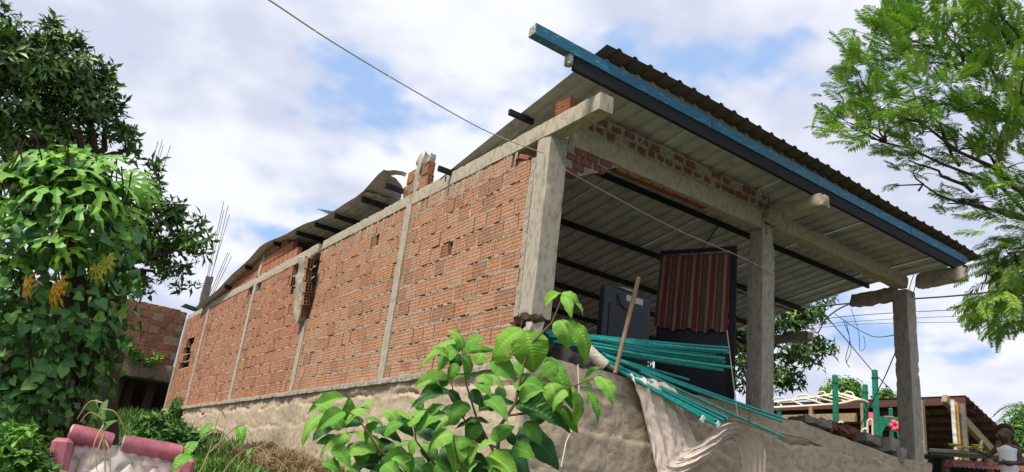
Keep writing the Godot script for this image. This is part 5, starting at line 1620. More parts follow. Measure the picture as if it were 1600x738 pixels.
# ---------------------------------------------------------------- annex, things in and round the house
func build_annex() -> void:
	var t := thing("brick_annex", "dark weathered brick annex raised on a concrete slab and posts", "building", Vector3(22.0, -1.0, -2.5))
	rng.seed = 61
	var wall := Node3D.new()
	wall.name = "wall"
	t.add_child(wall)
	var turn := Basis(Vector3.UP, PI / 2)
	var dm := []
	for k in [[0.30, 0.17, 0.115], [0.27, 0.15, 0.10], [0.24, 0.135, 0.095], [0.32, 0.185, 0.125], [0.21, 0.125, 0.09]]:
		dm.append(mat("old fired clay", Color(k[0], k[1], k[2]), 0.95, {tex = T.soot, scale = 0.9, detail = T.fine, dscale = 5.0}))
	var mo := MB.new()
	rough_box(mo, Vector3(20.43, 0.84, -5.0), Vector3(20.6, 2.72, 0.0), 0.2, 0.01, 1.0, 0.0)
	part(mo, "mortar", mat("dark mortar", Color(0.20, 0.17, 0.14), 0.97, {tex = T.soot, scale = 0.8}), wall)
	for r in 8:
		var z := -3.3 + 0.17 * (r % 2)
		while z < -0.1:
			if not (r == 7 and z < -2.0):
				piece(brick_meshes[rng.randi() % 6], "brick", dm[rng.randi() % 5], wall, Transform3D(turn * Basis(Vector3.BACK, rf(-0.015, 0.015)), Vector3(20.42 + rf(-0.01, 0.01), 0.97 + 0.24 * r, z)))
			z += 0.345
	var b := MB.new()
	rough_box(b, Vector3(20.28, 0.33, -5.4), Vector3(27.5, 0.84, 2.4), 0.12, 0.04, 1.2, 0.05)
	part(b, "slab", mat("mossy concrete", Color(0.17, 0.155, 0.12), 0.97, {tex = T.soot, scale = 0.9, detail = T.fine, dscale = 3.0}), t)
	var pm := mat("dark timber post", Color(0.06, 0.05, 0.04), 0.95)
	for z in [-0.35, -0.95, -1.35, -1.75, -2.4, -3.4, -4.6]:
		b = MB.new()
		b.box(Transform3D(Basis(Vector3.RIGHT, rf(-0.06, 0.06)), Vector3(21.6 + rf(-0.3, 0.3), -0.5, z)), Vector3(0.25, 1.7, 0.26), Color.WHITE, 0.02)
		part(b, "post", pm, t)
	b = MB.new()
	rough_box(b, Vector3(27.0, -1.6, -5.4), Vector3(27.3, 0.4, 2.4), 0.4, 0.03, 1.0, 0.0)
	part(b, "added_dark_wall", pm, t)  # added wall in a dark colour, keeps the space under the slab dark
	b = MB.new()
	rough_box(b, Vector3(20.62, 2.66, -5.0), Vector3(25.2, 2.74, 0.0), 0.3, 0.02, 1.0, 0.0)
	part(b, "roof_slab", mat("annex roof", Color(0.12, 0.11, 0.10), 0.95), t)
	b = MB.new()
	b.box(Transform3D(Basis(Vector3.RIGHT, 0.12), Vector3(20.3, 2.86, 0.28)), Vector3(0.7, 0.02, 1.0), Color.WHITE, 0.003)
	part(b, "roof_flashing", M.bluepaint, t)
	b = MB.new()
	rough_box(b, Vector3(20.6, 2.6, 0.36), Vector3(20.85, 4.18, 0.62), 0.1, 0.03, 1.4, 0.04)
	part(b, "column_stub", mat("sooty concrete", Color(0.12, 0.11, 0.10), 0.95, {tex = T.soot, scale = 1.0}), t)
	for q in [[0.42, 0.32, 7.0], [0.50, 0.62, 6.6], [0.56, 0.50, 6.9], [0.46, 0.40, 6.7], [0.66, 0.95, 5.2], [0.70, 1.05, 5.1], [0.60, 0.88, 5.2]]:
		b = MB.new()
		b.tube([Vector3(20.7, 3.4, q[0]), Vector3(20.7, q[2], q[1])], 0.011, 5)
		part(b, "rebar", M.rustsheet, t)
	for q in [[-2.2, 8.5, -2.32], [-2.1, 8.6, -2.2], [-2.15, 8.4, -2.12], [-2.0, 8.5, -1.9]]:
		b = MB.new()
		b.tube([Vector3(20.8, 2.5, q[0]), Vector3(20.8, q[1], q[2])], 0.011, 5)
		part(b, "rebar", M.rustsheet, t)

func build_sofa() -> void:
	var pa := Vector3(0.292, -2.149, -4.452)
	var pb := Vector3(0.148, -2.146, -3.549)
	var right := pb - pa
	right.y = 0.0
	var wid := right.length()
	right = right.normalized()
	var tow := right.cross(Vector3.UP)
	var foot := (pa + pb) * 0.5
	var topy := -2.085
	foot.y = ground_y(foot.x, foot.z) - 0.03
	var hs := topy - foot.y
	var fr := Transform3D(Basis(right, Vector3.UP, tow) * Basis(Vector3.BACK, -0.035), foot)
	var t := thing("sofa", "discarded pink and white vinyl sofa with two pink bolsters on its back", "sofa", foot)
	var pink := mat("pink vinyl", Color(0.48, 0.16, 0.21), 0.55, {tex = T.stain, scale = 0.9, detail = T.fine, dscale = 4.0})
	var white := mat("dirty white vinyl", Color(0.74, 0.70, 0.67), 0.55, {tex = T.dirt, scale = 0.55, detail = T.fine, dscale = 3.0})
	var b := MB.new()
	var pts := PackedVector3Array()
	var nu := 60
	var nv := 30
	for j in nv + 1:
		for i in nu + 1:
			var u := float(i) / nu
			var v := float(j) / nv
			var s1 := absf(sin((u * 4.0 + v * 1.4) * PI))
			var s2 := absf(sin((u * 4.0 - v * 1.4) * PI))
			var puff := 0.05 * pow(minf(s1, s2), 0.4) * sin(PI * clampf(u, 0.0, 1.0)) ** 0.3
			pts.append(fr * Vector3(-wid * 0.5 + 0.10 + (wid - 0.12) * u, hs - 0.38 + 0.38 * v, 0.10 + puff - 0.05 * v))
	b.sheet(pts, nu, nv, Color.WHITE)
	part(b, "backrest_cushion", white, t)
	b = MB.new()
	b.box(fr * Transform3D(Basis(), Vector3(0, hs * 0.5 - 0.01, -0.02)), Vector3(wid, hs - 0.02, 0.18), Color.WHITE, 0.04)
	part(b, "backrest", white, t)
	for s in [-1.0, 1.0]:
		b = MB.new()
		b.box(fr * Transform3D(Basis(Vector3.BACK, 0.10 if s < 0 else 0.0), Vector3(s * (wid * 0.5 + 0.0), hs * 0.5, 0.20)), Vector3(0.14, hs - 0.02, 0.62), Color.WHITE, 0.03)
		part(b, "arm", pink, t)
	b = MB.new()
	b.box(fr * Transform3D(Basis(), Vector3(0, hs * 0.22, 0.34)), Vector3(wid - 0.2, hs * 0.44, 0.56), Color.WHITE, 0.05)
	part(b, "seat", white, t)
	for q in [[Vector3(0.210, -2.022, -4.456), Vector3(0.170, -2.056, -4.122)], [Vector3(0.158, -2.056, -4.041), Vector3(0.068, -2.079, -3.561)]]:
		var d: Vector3 = (q[1] - q[0]).normalized()
		var l: float = (q[1] - q[0]).length()
		b = MB.new()
		var rp := []
		var rr := []
		for k in [[0.0, 0.064], [0.008, 0.070], [0.06, 0.073], [0.5, 0.075], [0.94, 0.072], [0.985, 0.064], [1.0, 0.045]]:
			rp.append(q[0] + d * l * k[0]); rr.append(k[1])
		b.tube(rp, rr, 22)
		var bo := part(b, "bolster", pink, t)
		b = MB.new()
		b.tube([q[0] - d * 0.012, q[0] - d * 0.004, q[0] + d * 0.02], [0.05, 0.068, 0.0715], 22)
		var cap := MeshInstance3D.new()
		cap.name = "end_cap"
		cap.mesh = b.mesh()
		cap.mesh.surface_set_material(0, white)
		bo.add_child(cap)

func build_pipes() -> void:
	var teal := mat("teal plastic", Color(0.012, 0.33, 0.315), 0.35, {tex = T.mottle, scale = 2.0, spec = 0.5})
	var teal2 := mat("teal plastic dusty", Color(0.035, 0.37, 0.34), 0.45, {tex = T.mottle, scale = 2.0})
	rng.seed = 14
	var runs := []
	for k in 15:
		var u := k / 14.0
		var a: Vector3 = (Vector3(0.340, -0.035, 0.530)).lerp(Vector3(0.260, -0.192, 0.529), u) + Vector3(rf(-0.05, 0.08), rf(-0.015, 0.015), rf(-0.1, 0.1))
		var d: Vector3 = (Vector3(-0.100, 0.259, 3.346)).lerp(Vector3(-0.160, -0.082, 3.261), clampf(u + rf(-0.06, 0.06), 0.0, 1.0)) + Vector3(rf(-0.12, 0.12), 0, rf(-0.10, 0.08))
		runs.append([a, d, "teal plastic pipe in the upper level sheaf lying over the plinth", "pipes of the upper sheaf", 0.05])
	for k in 8:
		var u := k / 7.0
		var a: Vector3 = (Vector3(0.200, -0.206, 0.930)).lerp(Vector3(0.060, -0.278, 1.086), u) + Vector3(rf(-0.04, 0.04), rf(-0.01, 0.02), rf(-0.1, 0.1))
		var d: Vector3 = (Vector3(-0.400, -0.771, 3.055)).lerp(Vector3(-0.460, -0.909, 2.692), u) + Vector3(rf(-0.05, 0.05), rf(-0.02, 0.02), rf(-0.06, 0.06))
		runs.append([a, d, "teal plastic pipe in the lower bundle sloping down beside the draped cloth", "pipes of the lower bundle", 0.03])
	for q in [[Vector3(0.100, -0.214, 1.222), Vector3(-0.200, -0.559, 4.535)], [Vector3(0.080, -0.241, 1.262), Vector3(-0.220, -0.609, 4.450)], [Vector3(0.000, -0.342, 1.814), Vector3(-0.300, -0.843, 4.400)]]:
		runs.append([q[0], q[1], "long teal plastic pipe reaching past the middle porch column", "pipes reaching past the column", 0.03])
	for q in [[Vector3(0.250, -0.180, 1.076), Vector3(0.020, -0.290, 2.747)], [Vector3(0.220, -0.210, 1.108), Vector3(-0.000, -0.386, 2.705)]]:
		runs.append([q[0], q[1], "short teal plastic pipe between the upper sheaf and the lower bundle", "short teal pipes", 0.01])
	for r in runs:
		var a: Vector3 = r[0]
		var d: Vector3 = r[1]
		var o := thing("plastic_pipe", r[2], "pipe", a, r[3])
		var b := MB.new()
		var pts := []
		for k in 7:
			var u := k / 6.0
			pts.append(a.lerp(d, u) + Vector3(0, -r[4] * sin(u * PI) * 0.4 + r[4] * 0.3 * u, 0))
		b.tube(pts, 0.0205, 12, Color.WHITE, false)
		var pin: Array = []
		var dir := (d - a).normalized()
		pin = [pts[6], pts[6] - dir * 0.10]
		b.tube(pin, 0.017, 12, Color(0.5, 0.5, 0.5), false)
		# the rim between bore and skin
		var side := dir.cross(Vector3.UP).normalized()
		var up := side.cross(dir)
		for s in 12:
			var a0 := TAU * s / 12.0
			var a1 := TAU * (s + 1) / 12.0
			var o0 := side * cos(a0) + up * sin(a0)
			var o1 := side * cos(a1) + up * sin(a1)
			b.quad(pts[6] + o0 * 0.017, pts[6] + o0 * 0.0205, pts[6] + o1 * 0.0205, pts[6] + o1 * 0.017, Color.WHITE)
		part(b, "tube", teal if rng.randf() < 0.65 else teal2, o)
	# tags of tape on the lower bundle
	for q in [Vector3(-0.500, -0.869, 2.477), Vector3(-0.500, -0.898, 2.768)]:
		var b := MB.new()
		b.box(Transform3D(Basis(Vector3.RIGHT, 0.6), q), Vector3(0.02, 0.09, 0.06), Color.WHITE, 0.004)
		tag(part(b, "tape_tag", mat("pale tape", Color(0.5, 0.62, 0.58), 0.5), self), "pale tape tag tied round the end of the lower pipe bundle", "tag", "tape tags on the pipes")

func crom(p: Array, t: float) -> Vector3:
	var n := p.size() - 1
	var x := clampf(t, 0.0, 1.0) * n
	var i := mini(int(x), n - 1)
	var f := x - i
	var a: Vector3 = p[maxi(i - 1, 0)]
	var b: Vector3 = p[i]
	var c: Vector3 = p[i + 1]
	var d: Vector3 = p[mini(i + 2, n)]
	return 0.5 * ((2.0 * b) + (c - a) * f + (2.0 * a - 5.0 * b + 4.0 * c - d) * f * f + (3.0 * b - a - 3.0 * c + d) * f * f * f)

func build_porch_things() -> void:
	# sheet of cloth over the plinth edge
	var le := [Vector3(0.100, -0.397, 1.662), Vector3(-0.100, -0.496, 1.551), Vector3(-0.140, -0.857, 1.721), Vector3(-0.180, -1.248, 1.869), Vector3(-0.240, -1.622, 1.970), Vector3(-0.320, -1.567, 2.290), Vector3(-0.360, -1.325, 2.727), Vector3(-0.360, -1.113, 2.988), Vector3(-0.360, -1.049, 3.213), Vector3(-0.340, -1.341, 3.400), Vector3(-0.300, -1.920, 3.489)]
	var re := [Vector3(0.100, -0.401, 2.391), Vector3(-0.120, -0.524, 2.341), Vector3(-0.130, -0.739, 2.464), Vector3(-0.140, -0.921, 2.585), Vector3(-0.180, -1.126, 2.650), Vector3(-0.280, -1.102, 2.709), Vector3(-0.420, -0.991, 2.741), Vector3(-0.500, -0.853, 2.965), Vector3(-0.500, -0.880, 3.348), Vector3(-0.440, -1.097, 3.731), Vector3(-0.380, -1.889, 3.778)]
	var nu := 90
	var nv := 110
	var pts := PackedVector3Array()
	var f := fbm(9, 2.2, 3)
	for j in nv + 1:
		var v := float(j) / nv
		var a := crom(le, v)
		var d := crom(re, v)
		for i in nu + 1:
			var u := float(i) / nu
			var p := a.lerp(d, u)
			# gathers: sharp ridges with broad valleys, drifting along the length
			var w := u * 4.0 + 0.35 * f.get_noise_2d(v * 1.2, 3.0)
			var g1 := 1.0 - pow(absf(sin(w * PI)), 0.6)
			var g2 := 1.0 - pow(absf(sin((u * 9.0 + 0.5 * f.get_noise_2d(v * 1.5, 9.0)) * PI)), 0.7)
			var cr := 1.0 - absf(f.get_noise_2d(u * 2.6 + 60.0, v * 4.5)) * 3.2
			var cr2 := 1.0 - absf(f.get_noise_2d(u * 6.0 + 90.0, v * 8.0 + u * 3.0)) * 3.0
			p += Vector3(-1, 0.2, 0) * (0.050 * g1 + 0.006 * g2 + 0.016 * maxf(cr, -0.2) + 0.003 * maxf(cr2, 0.0))
			p.x -= 0.04 * sin(PI * u)
			pts.append(p)
	var b := MB.new()
	b.sheet(pts, nu, nv, Color.WHITE)
	var cloth := mat("faded cloth", Color(0.60, 0.52, 0.46), 0.95, {tex = T.fine, scale = 4.0})
	tag(part(b, "draped_cloth", cloth, self), "faded beige cloth hanging in folds over the plinth edge", "cloth")
	# leaning stick
	b = MB.new()
	b.tube([Vector3(-0.000, 0.905, 1.689), Vector3(-0.020, 0.511, 1.586), Vector3(-0.060, -0.045, 1.426), Vector3(-0.100, -0.478, 1.298)], [0.030, 0.031, 0.029, 0.027], 10)
	tag(part(b, "wooden_stick", M.wood, self), "bare wooden pole leaning upright beside the teal pipes", "stick")
	b = MB.new()
	b.tube([Vector3(0.000, -0.321, 1.060), Vector3(-0.050, -0.432, 1.350)], 0.03, 8)
	tag(part(b, "wood_offcut", M.wood, self), "short brown wooden offcut on the plinth edge behind the pole", "wood")
	b = MB.new()
	b.tube([Vector3(0.220, -0.134, 0.907), Vector3(0.100, -0.228, 0.987), Vector3(-0.020, -0.393, 1.199)], [0.05, 0.085, 0.075], 12)
	tag(part(b, "rolled_sack", mat("whitish sack", Color(0.5, 0.47, 0.43), 0.9, {tex = T.dirt, scale = 2.0}), self), "whitish rolled sack under the pipes on the plinth", "sack")
	b = MB.new()
	rough_box(b, Vector3(-0.02, -0.47, 0.55), Vector3(0.4, -0.30, 0.95), 0.06, 0.10, 3.0, 0.06)
	tag(part(b, "dark_bag", mat("dark plastic", Color(0.05, 0.05, 0.055), 0.5), self), "crumpled dark plastic bag beside the broken corner column", "bag")
	# thin rods standing before the column
	for q in [["thin pale rod standing between pipes and middle column", [Vector3(-0.300, 0.460, 3.131), Vector3(-0.300, -0.093, 3.255), Vector3(-0.300, -0.683, 3.391)]], ["thin rusty rod rising by the foot of the middle column", [Vector3(-0.250, 0.116, 3.860), Vector3(-0.250, -0.450, 3.744), Vector3(-0.250, -0.941, 3.631)]]]:
		b = MB.new()
		b.tube(q[1], 0.008, 6)
		tag(part(b, "thin_rod", M.cord if q[0].begins_with("thin pale") else M.rustsheet, self), q[0], "rod")
	# twine on the plinth
	b = MB.new()
	b.tube([Vector3(-0.090, -0.478, 0.699), Vector3(-0.110, -0.859, 0.745), Vector3(-0.110, -1.125, 0.744), Vector3(-0.110, -1.405, 0.609), Vector3(-0.110, -1.700, 0.567)], 0.009, 6)
	tag(part(b, "twine", mat("white twine", Color(0.55, 0.52, 0.47), 0.9), self), "white twine dangling down the plinth behind the shrub", "twine")
	# black metal door standing ajar by the middle column
	var h0 := Vector3(0.16, 0, 3.86)
	var h1 := Vector3(1.30, 0, 3.34)
	var al := (h1 - h0).normalized()
	var t := thing("metal_door", "black metal door standing ajar beside the middle porch column", "door", h0 + Vector3(0, -0.46, 0))
	var L := (h1 - h0).length()
	var fr := func(x: float, y: float, o := 0.0) -> Transform3D:
		return aim(h0 + al * x + Vector3(0, y, 0) - al.cross(Vector3.UP) * o, al, Vector3.UP)
	for x in [0.05, L - 0.04]:
		b = MB.new()
		b.box(fr.call(x, 0.76), Vector3(0.05, 2.50, 0.10 if x < 0.1 else 0.06), Color.WHITE, 0.005)
		part(b, "stile", M.steel, t)
	for y in [1.98, 0.72, -0.42]:
		b = MB.new()
		b.box(fr.call(L * 0.5, y), Vector3(0.045, 0.06, L - 0.16), Color.WHITE, 0.005)
		part(b, "rail", M.steel, t)
	var bluish := mat("dark blue sheet metal", Color(0.018, 0.022, 0.034), 0.5, {tex = T.fine, scale = 1.5})
	b = MB.new()
	b.box(fr.call(L * 0.5, 0.15), Vector3(0.012, 1.08, L - 0.15), Color.WHITE, 0.002)
	part(b, "sheet_panel", bluish, t)
	for k in 3:
		b = MB.new()
		b.tube([h0 + al * (0.34 + 0.1 * k) + Vector3(0, 0.76, 0), h0 + al * (0.55 + 0.22 * k) + Vector3(0, 1.95, 0)], 0.01, 6)
		part(b, "bar", M.steel, t)
	b = MB.new()
	b.box(fr.call(L * 0.78, 0.22, 0.02), Vector3(0.004, 0.10, 0.07), Color.WHITE, 0.001)
	part(b, "paper_slip", mat("paper", Color(0.55, 0.55, 0.5), 0.8), t)
	# striped blanket over the door
	var stripes := [Color(0.10, 0.045, 0.03), Color(0.16, 0.035, 0.035), Color(0.24, 0.09, 0.035), Color(0.05, 0.03, 0.035), Color(0.13, 0.02, 0.03), Color(0.07, 0.05, 0.04), Color(0.26, 0.12, 0.05), Color(0.055, 0.03, 0.075), Color(0.17, 0.03, 0.035), Color(0.04, 0.03, 0.03), Color(0.25, 0.10, 0.04), Color(0.09, 0.06, 0.04), Color(0.15, 0.02, 0.04), Color(0.05, 0.035, 0.08), Color(0.27, 0.12, 0.045), Color(0.08, 0.03, 0.03), Color(0.18, 0.04, 0.03), Color(0.035, 0.03, 0.035), Color(0.24, 0.09, 0.035), Color(0.11, 0.03, 0.05), Color(0.06, 0.05, 0.05), Color(0.22, 0.10, 0.05), Color(0.08, 0.03, 0.035), Color(0.2, 0.07, 0.03)]
	var order := []
	rng.seed = 4
	for k in 46: order.append(stripes[(k * 7 + k / 5) % stripes.size()])
	b = MB.new()
	var outw := -al.cross(Vector3.UP)
	var tl := Vector3(1.245, 1.952, 3.299)
	var trr := Vector3(0.201, 1.929, 3.775)
	var bl := Vector3(1.302, 0.713, 3.273)
	var br := Vector3(0.237, 0.618, 3.759)
	for s in 46:
		var q := PackedVector3Array()
		for j in 25:
			for e in 2:
				var u := (s + e) / 46.0
				var v := j / 24.0
				var p := tl.lerp(trr, u).lerp(bl.lerp(br, u), v)
				p += outw * (v * (0.03 * f.get_noise_2d(u * 2.2, v * 0.7 + 5.0) + 0.012 * f.get_noise_2d(u * 6.0, v * 1.5) + 0.01 * sin(u * 17.0 + v)))
				p.y += (0.02 * sin(u * 17.0) + 0.02 * sin(u * 41.0)) * v - 0.02 * sin(u * PI) * (1.0 - v)
				if v < 0.02: p -= outw * 0.07; 
				q.append(p)
		b.sheet(q, 1, 24, Color(order[s].r * 1.25, order[s].g * 1.7, order[s].b * 1.6))
	tag(part(b, "striped_blanket", mat("woven wool", Color(1, 1, 1), 0.95, {tex = T.fine, scale = Vector3(9, 9, 9), detail = T.mottle, dscale = 5.0}), self), "striped red, brown and purple woven blanket hung over the black door", "blanket")
	# dark cabinet
	var c0 := Vector3(0.550, 0.808, 1.599)
	var c1 := Vector3(0.550, 0.973, 2.494)
	var zc := (c0.z + c1.z) * 0.5
	var wz := c1.z - c0.z
	var hy := (c0.y + c1.y) * 0.5 + 0.46
	t = thing("metal_cabinet", "dark blue grey metal cabinet with a white sticker behind the pole", "cabinet", Vector3(0.85, -0.46, zc))
	var cm := mat("dark cabinet enamel", Color(0.022, 0.028, 0.046), 0.4, {tex = T.fine, scale = 2.0})
	b = MB.new()
	b.box(Transform3D(Basis(), Vector3(0.63, -0.46 + hy * 0.5, zc)), Vector3(0.14, hy, wz), Color.WHITE, 0.02)
	part(b, "body", cm, t)
	b = MB.new()
	b.box(Transform3D(Basis(), Vector3(0.552, -0.46 + hy * 0.44, zc + 0.01)), Vector3(0.016, hy * 0.74, wz * 0.82), Color(0.6, 0.6, 0.6), 0.006)
	part(b, "door_panel", cm, t)
	b = MB.new()
	b.box(Transform3D(Basis(), Vector3(0.555, -0.46 + hy * 0.92, zc + wz * 0.12)), Vector3(0.006, 0.09, wz * 0.36), Color.WHITE, 0.001)
	part(b, "sticker", mat("white sticker", Color(0.42, 0.43, 0.42), 0.6), t)
	b = MB.new()
	b.tube([Vector3(0.55, -0.46 + hy * 0.93, zc - wz * 0.25), Vector3(0.53, -0.46 + hy * 0.83, zc - wz * 0.2), Vector3(0.54, -0.46 + hy * 0.78, zc - wz * 0.05)], 0.012, 6)
	part(b, "cable", M.wire, t)
	b = MB.new()
	rough_box(b, Vector3(0.57, -0.46 + hy, zc - 0.14), Vector3(0.70, -0.43 + hy, zc + 0.16), 0.05, 0.05, 4.0, 0.0)
	tag(part(b, "folded_rag", mat("grey rag", Color(0.30, 0.29, 0.27), 0.95), self), "grey folded rag lying on the dark cabinet", "rag")
	# blocks of rubble on the plinth towards the far column
	rng.seed = 3
	var grey := mat("grey block", Color(0.30, 0.28, 0.25), 0.97, {tex = T.soot, scale = 1.2, detail = T.fine, dscale = 4.0, local = true})
	var k := 0
	for q in [[Vector3(0.150, -0.444, 7.662), Vector3(0.42, 0.24, 0.36), "square grey concrete block stacked by the far porch column"], [Vector3(0.120, -0.571, 7.912), Vector3(0.36, 0.26, 0.34), "grey concrete block lying against the foot of the far porch column"], [Vector3(0.300, -0.438, 7.246), Vector3(0.5, 0.14, 0.4), "low heap of broken mortar on the plinth before the green posts"], [Vector3(0.500, -0.355, 6.073), Vector3(0.6, 0.12, 0.5), "flat slab of broken render on the plinth near the middle column"]]:
		b = MB.new()
		var sz: Vector3 = q[1]
		rough_box(b, -sz * 0.5, sz * 0.5, 0.07, 0.05, 2.5, 0.03)
		var o := part(b, "rubble_block", grey, self)
		o.position = q[0] - Vector3(0, sz.y * 0.25, 0)
		o.rotation = Vector3(rf(-0.1, 0.1), rf(-0.4, 0.4), rf(-0.08, 0.08))
		tag(o, q[2], "rubble")
		k += 1
	var brown := mat("broken clay", Color(0.20, 0.085, 0.06), 0.97, {tex = T.soot, scale = 1.2})
	for w in 5:
		b = MB.new()
		rough_box(b, Vector3(-0.14, -0.07, -0.1), Vector3(0.14, 0.07, 0.1), 0.05, 0.12, 4.0 + w, 0.03)
		var o := part(b, "brick_fragment", brown, self)
		o.position = [Vector3(0.450, -0.374, 6.223), Vector3(0.400, -0.389, 6.410), Vector3(0.350, -0.412, 6.831), Vector3(0.350, -0.397, 7.086), Vector3(0.600, -0.317, 6.887)][w]
		o.rotation = Vector3(rf(-0.5, 0.5), rf(0, 3), rf(-0.5, 0.5))
		tag(o, "broken reddish brick fragment on the plinth between the porch columns", "brick", "brick fragments on the plinth")

func wire(called: String, label: String, pts: Array, r: float, m: Material, category := "wire", group := "") -> void:
	var b := MB.new()
	var fine := []
	for k in 33: fine.append(crom(pts, k / 32.0))
	b.tube(fine, r, 5)
	tag(part(b, called, m, self), label, category, group)

func build_wires() -> void:
	wire("service_wire", "thin pale wire coming down across the sky to the corner of the brick wall", [Vector3(-2.958, 0.774, -4.875), Vector3(-2.296, 1.102, -4.249), Vector3(-1.672, 1.369, -3.540), Vector3(-0.833, 1.741, -2.418), Vector3(-0.155, 2.009, -1.059), Vector3(0.075, 2.161, -0.030)], 0.007, M.cord)
	wire("service_wire", "thin pale wire strung from the corner column to the middle porch column", [Vector3(-0.020, 2.002, 0.276), Vector3(-0.030, 1.897, 1.127), Vector3(-0.050, 1.775, 2.346), Vector3(-0.040, 1.746, 3.816), Vector3(-0.040, 1.670, 4.502)], 0.008, M.cord)
	wire("power_cable", "thick black power cable passing behind the far porch column", [Vector3(8.467, 3.644, 11.750), Vector3(4.907, 3.921, 13.177), Vector3(3.168, 3.940, 13.634), Vector3(1.542, 3.897, 13.903), Vector3(-0.816, 3.812, 13.771)], 0.022, M.wire)
	wire("power_line", "uppermost thin grey power line crossing the sky under the black cable", [Vector3(13.796, 5.647, 20.123), Vector3(10.093, 6.451, 22.579), Vector3(4.882, 6.713, 25.178), Vector3(2.261, 6.751, 26.105)], 0.014, M.wire)
	wire("power_line", "middle thin grey power line crossing the sky under the black cable", [Vector3(15.066, 5.970, 21.640), Vector3(11.165, 6.723, 24.263), Vector3(5.652, 6.999, 27.017), Vector3(2.877, 7.053, 27.997)], 0.010, M.wire)
	wire("power_line", "lowest thin grey power line crossing the sky under the black cable", [Vector3(16.337, 6.278, 23.160), Vector3(12.222, 7.079, 25.928), Vector3(6.441, 7.182, 28.876), Vector3(3.543, 7.093, 29.942)], 0.010, M.wire)
	wire("hanging_wire", "black cable loop drooping from the broken rear beam stub", [Vector3(2.299, 2.922, 10.253), Vector3(2.834, 2.897, 10.533), Vector3(3.346, 2.803, 10.844), Vector3(3.532, 2.504, 10.807), Vector3(3.917, 2.692, 11.111), Vector3(4.959, 3.203, 12.112)], 0.016, M.wire)
	wire("hanging_wire", "thin wire from the cable tangle across to the far porch column", [Vector3(2.891, 2.825, 10.519), Vector3(2.529, 2.543, 10.471), Vector3(2.180, 2.293, 10.519), Vector3(1.726, 2.087, 10.251), Vector3(0.940, 1.899, 9.570)], 0.009, M.wire)
	wire("hanging_wire", "loose wire end curling down from the cable tangle", [Vector3(2.759, 2.658, 10.657), Vector3(2.706, 2.263, 10.805), Vector3(2.835, 1.835, 10.836), Vector3(2.795, 1.626, 10.912)], 0.008, M.wire)
	wire("hanging_wire", "second loose wire dangling beside the curled one in the sky", [Vector3(2.709, 2.687, 10.680), Vector3(2.714, 2.051, 10.857), Vector3(2.850, 1.722, 10.854)], 0.007, M.wire)
	wire("hanging_wire", "thin looped wire hanging nearest the far porch column", [Vector3(2.317, 2.812, 10.277), Vector3(2.269, 2.291, 10.465), Vector3(2.304, 1.907, 10.548), Vector3(2.204, 1.992, 10.587), Vector3(2.191, 2.225, 10.532)], 0.006, M.wire)
	wire("stay_wire", "straight stay wire running down from the tangle to the green posts", [Vector3(3.812, 3.054, 11.697), Vector3(3.747, 2.563, 12.493), Vector3(3.683, 2.084, 13.253), Vector3(3.824, 1.741, 14.423)], 0.012, M.wire)
	wire("stay_wire", "straight stay wire running from the far porch column down past the tallest green post", [Vector3(0.983, 1.551, 9.637), Vector3(1.675, 1.325, 10.470), Vector3(2.643, 1.173, 11.701), Vector3(3.793, 0.637, 12.870)], 0.012, M.wire)

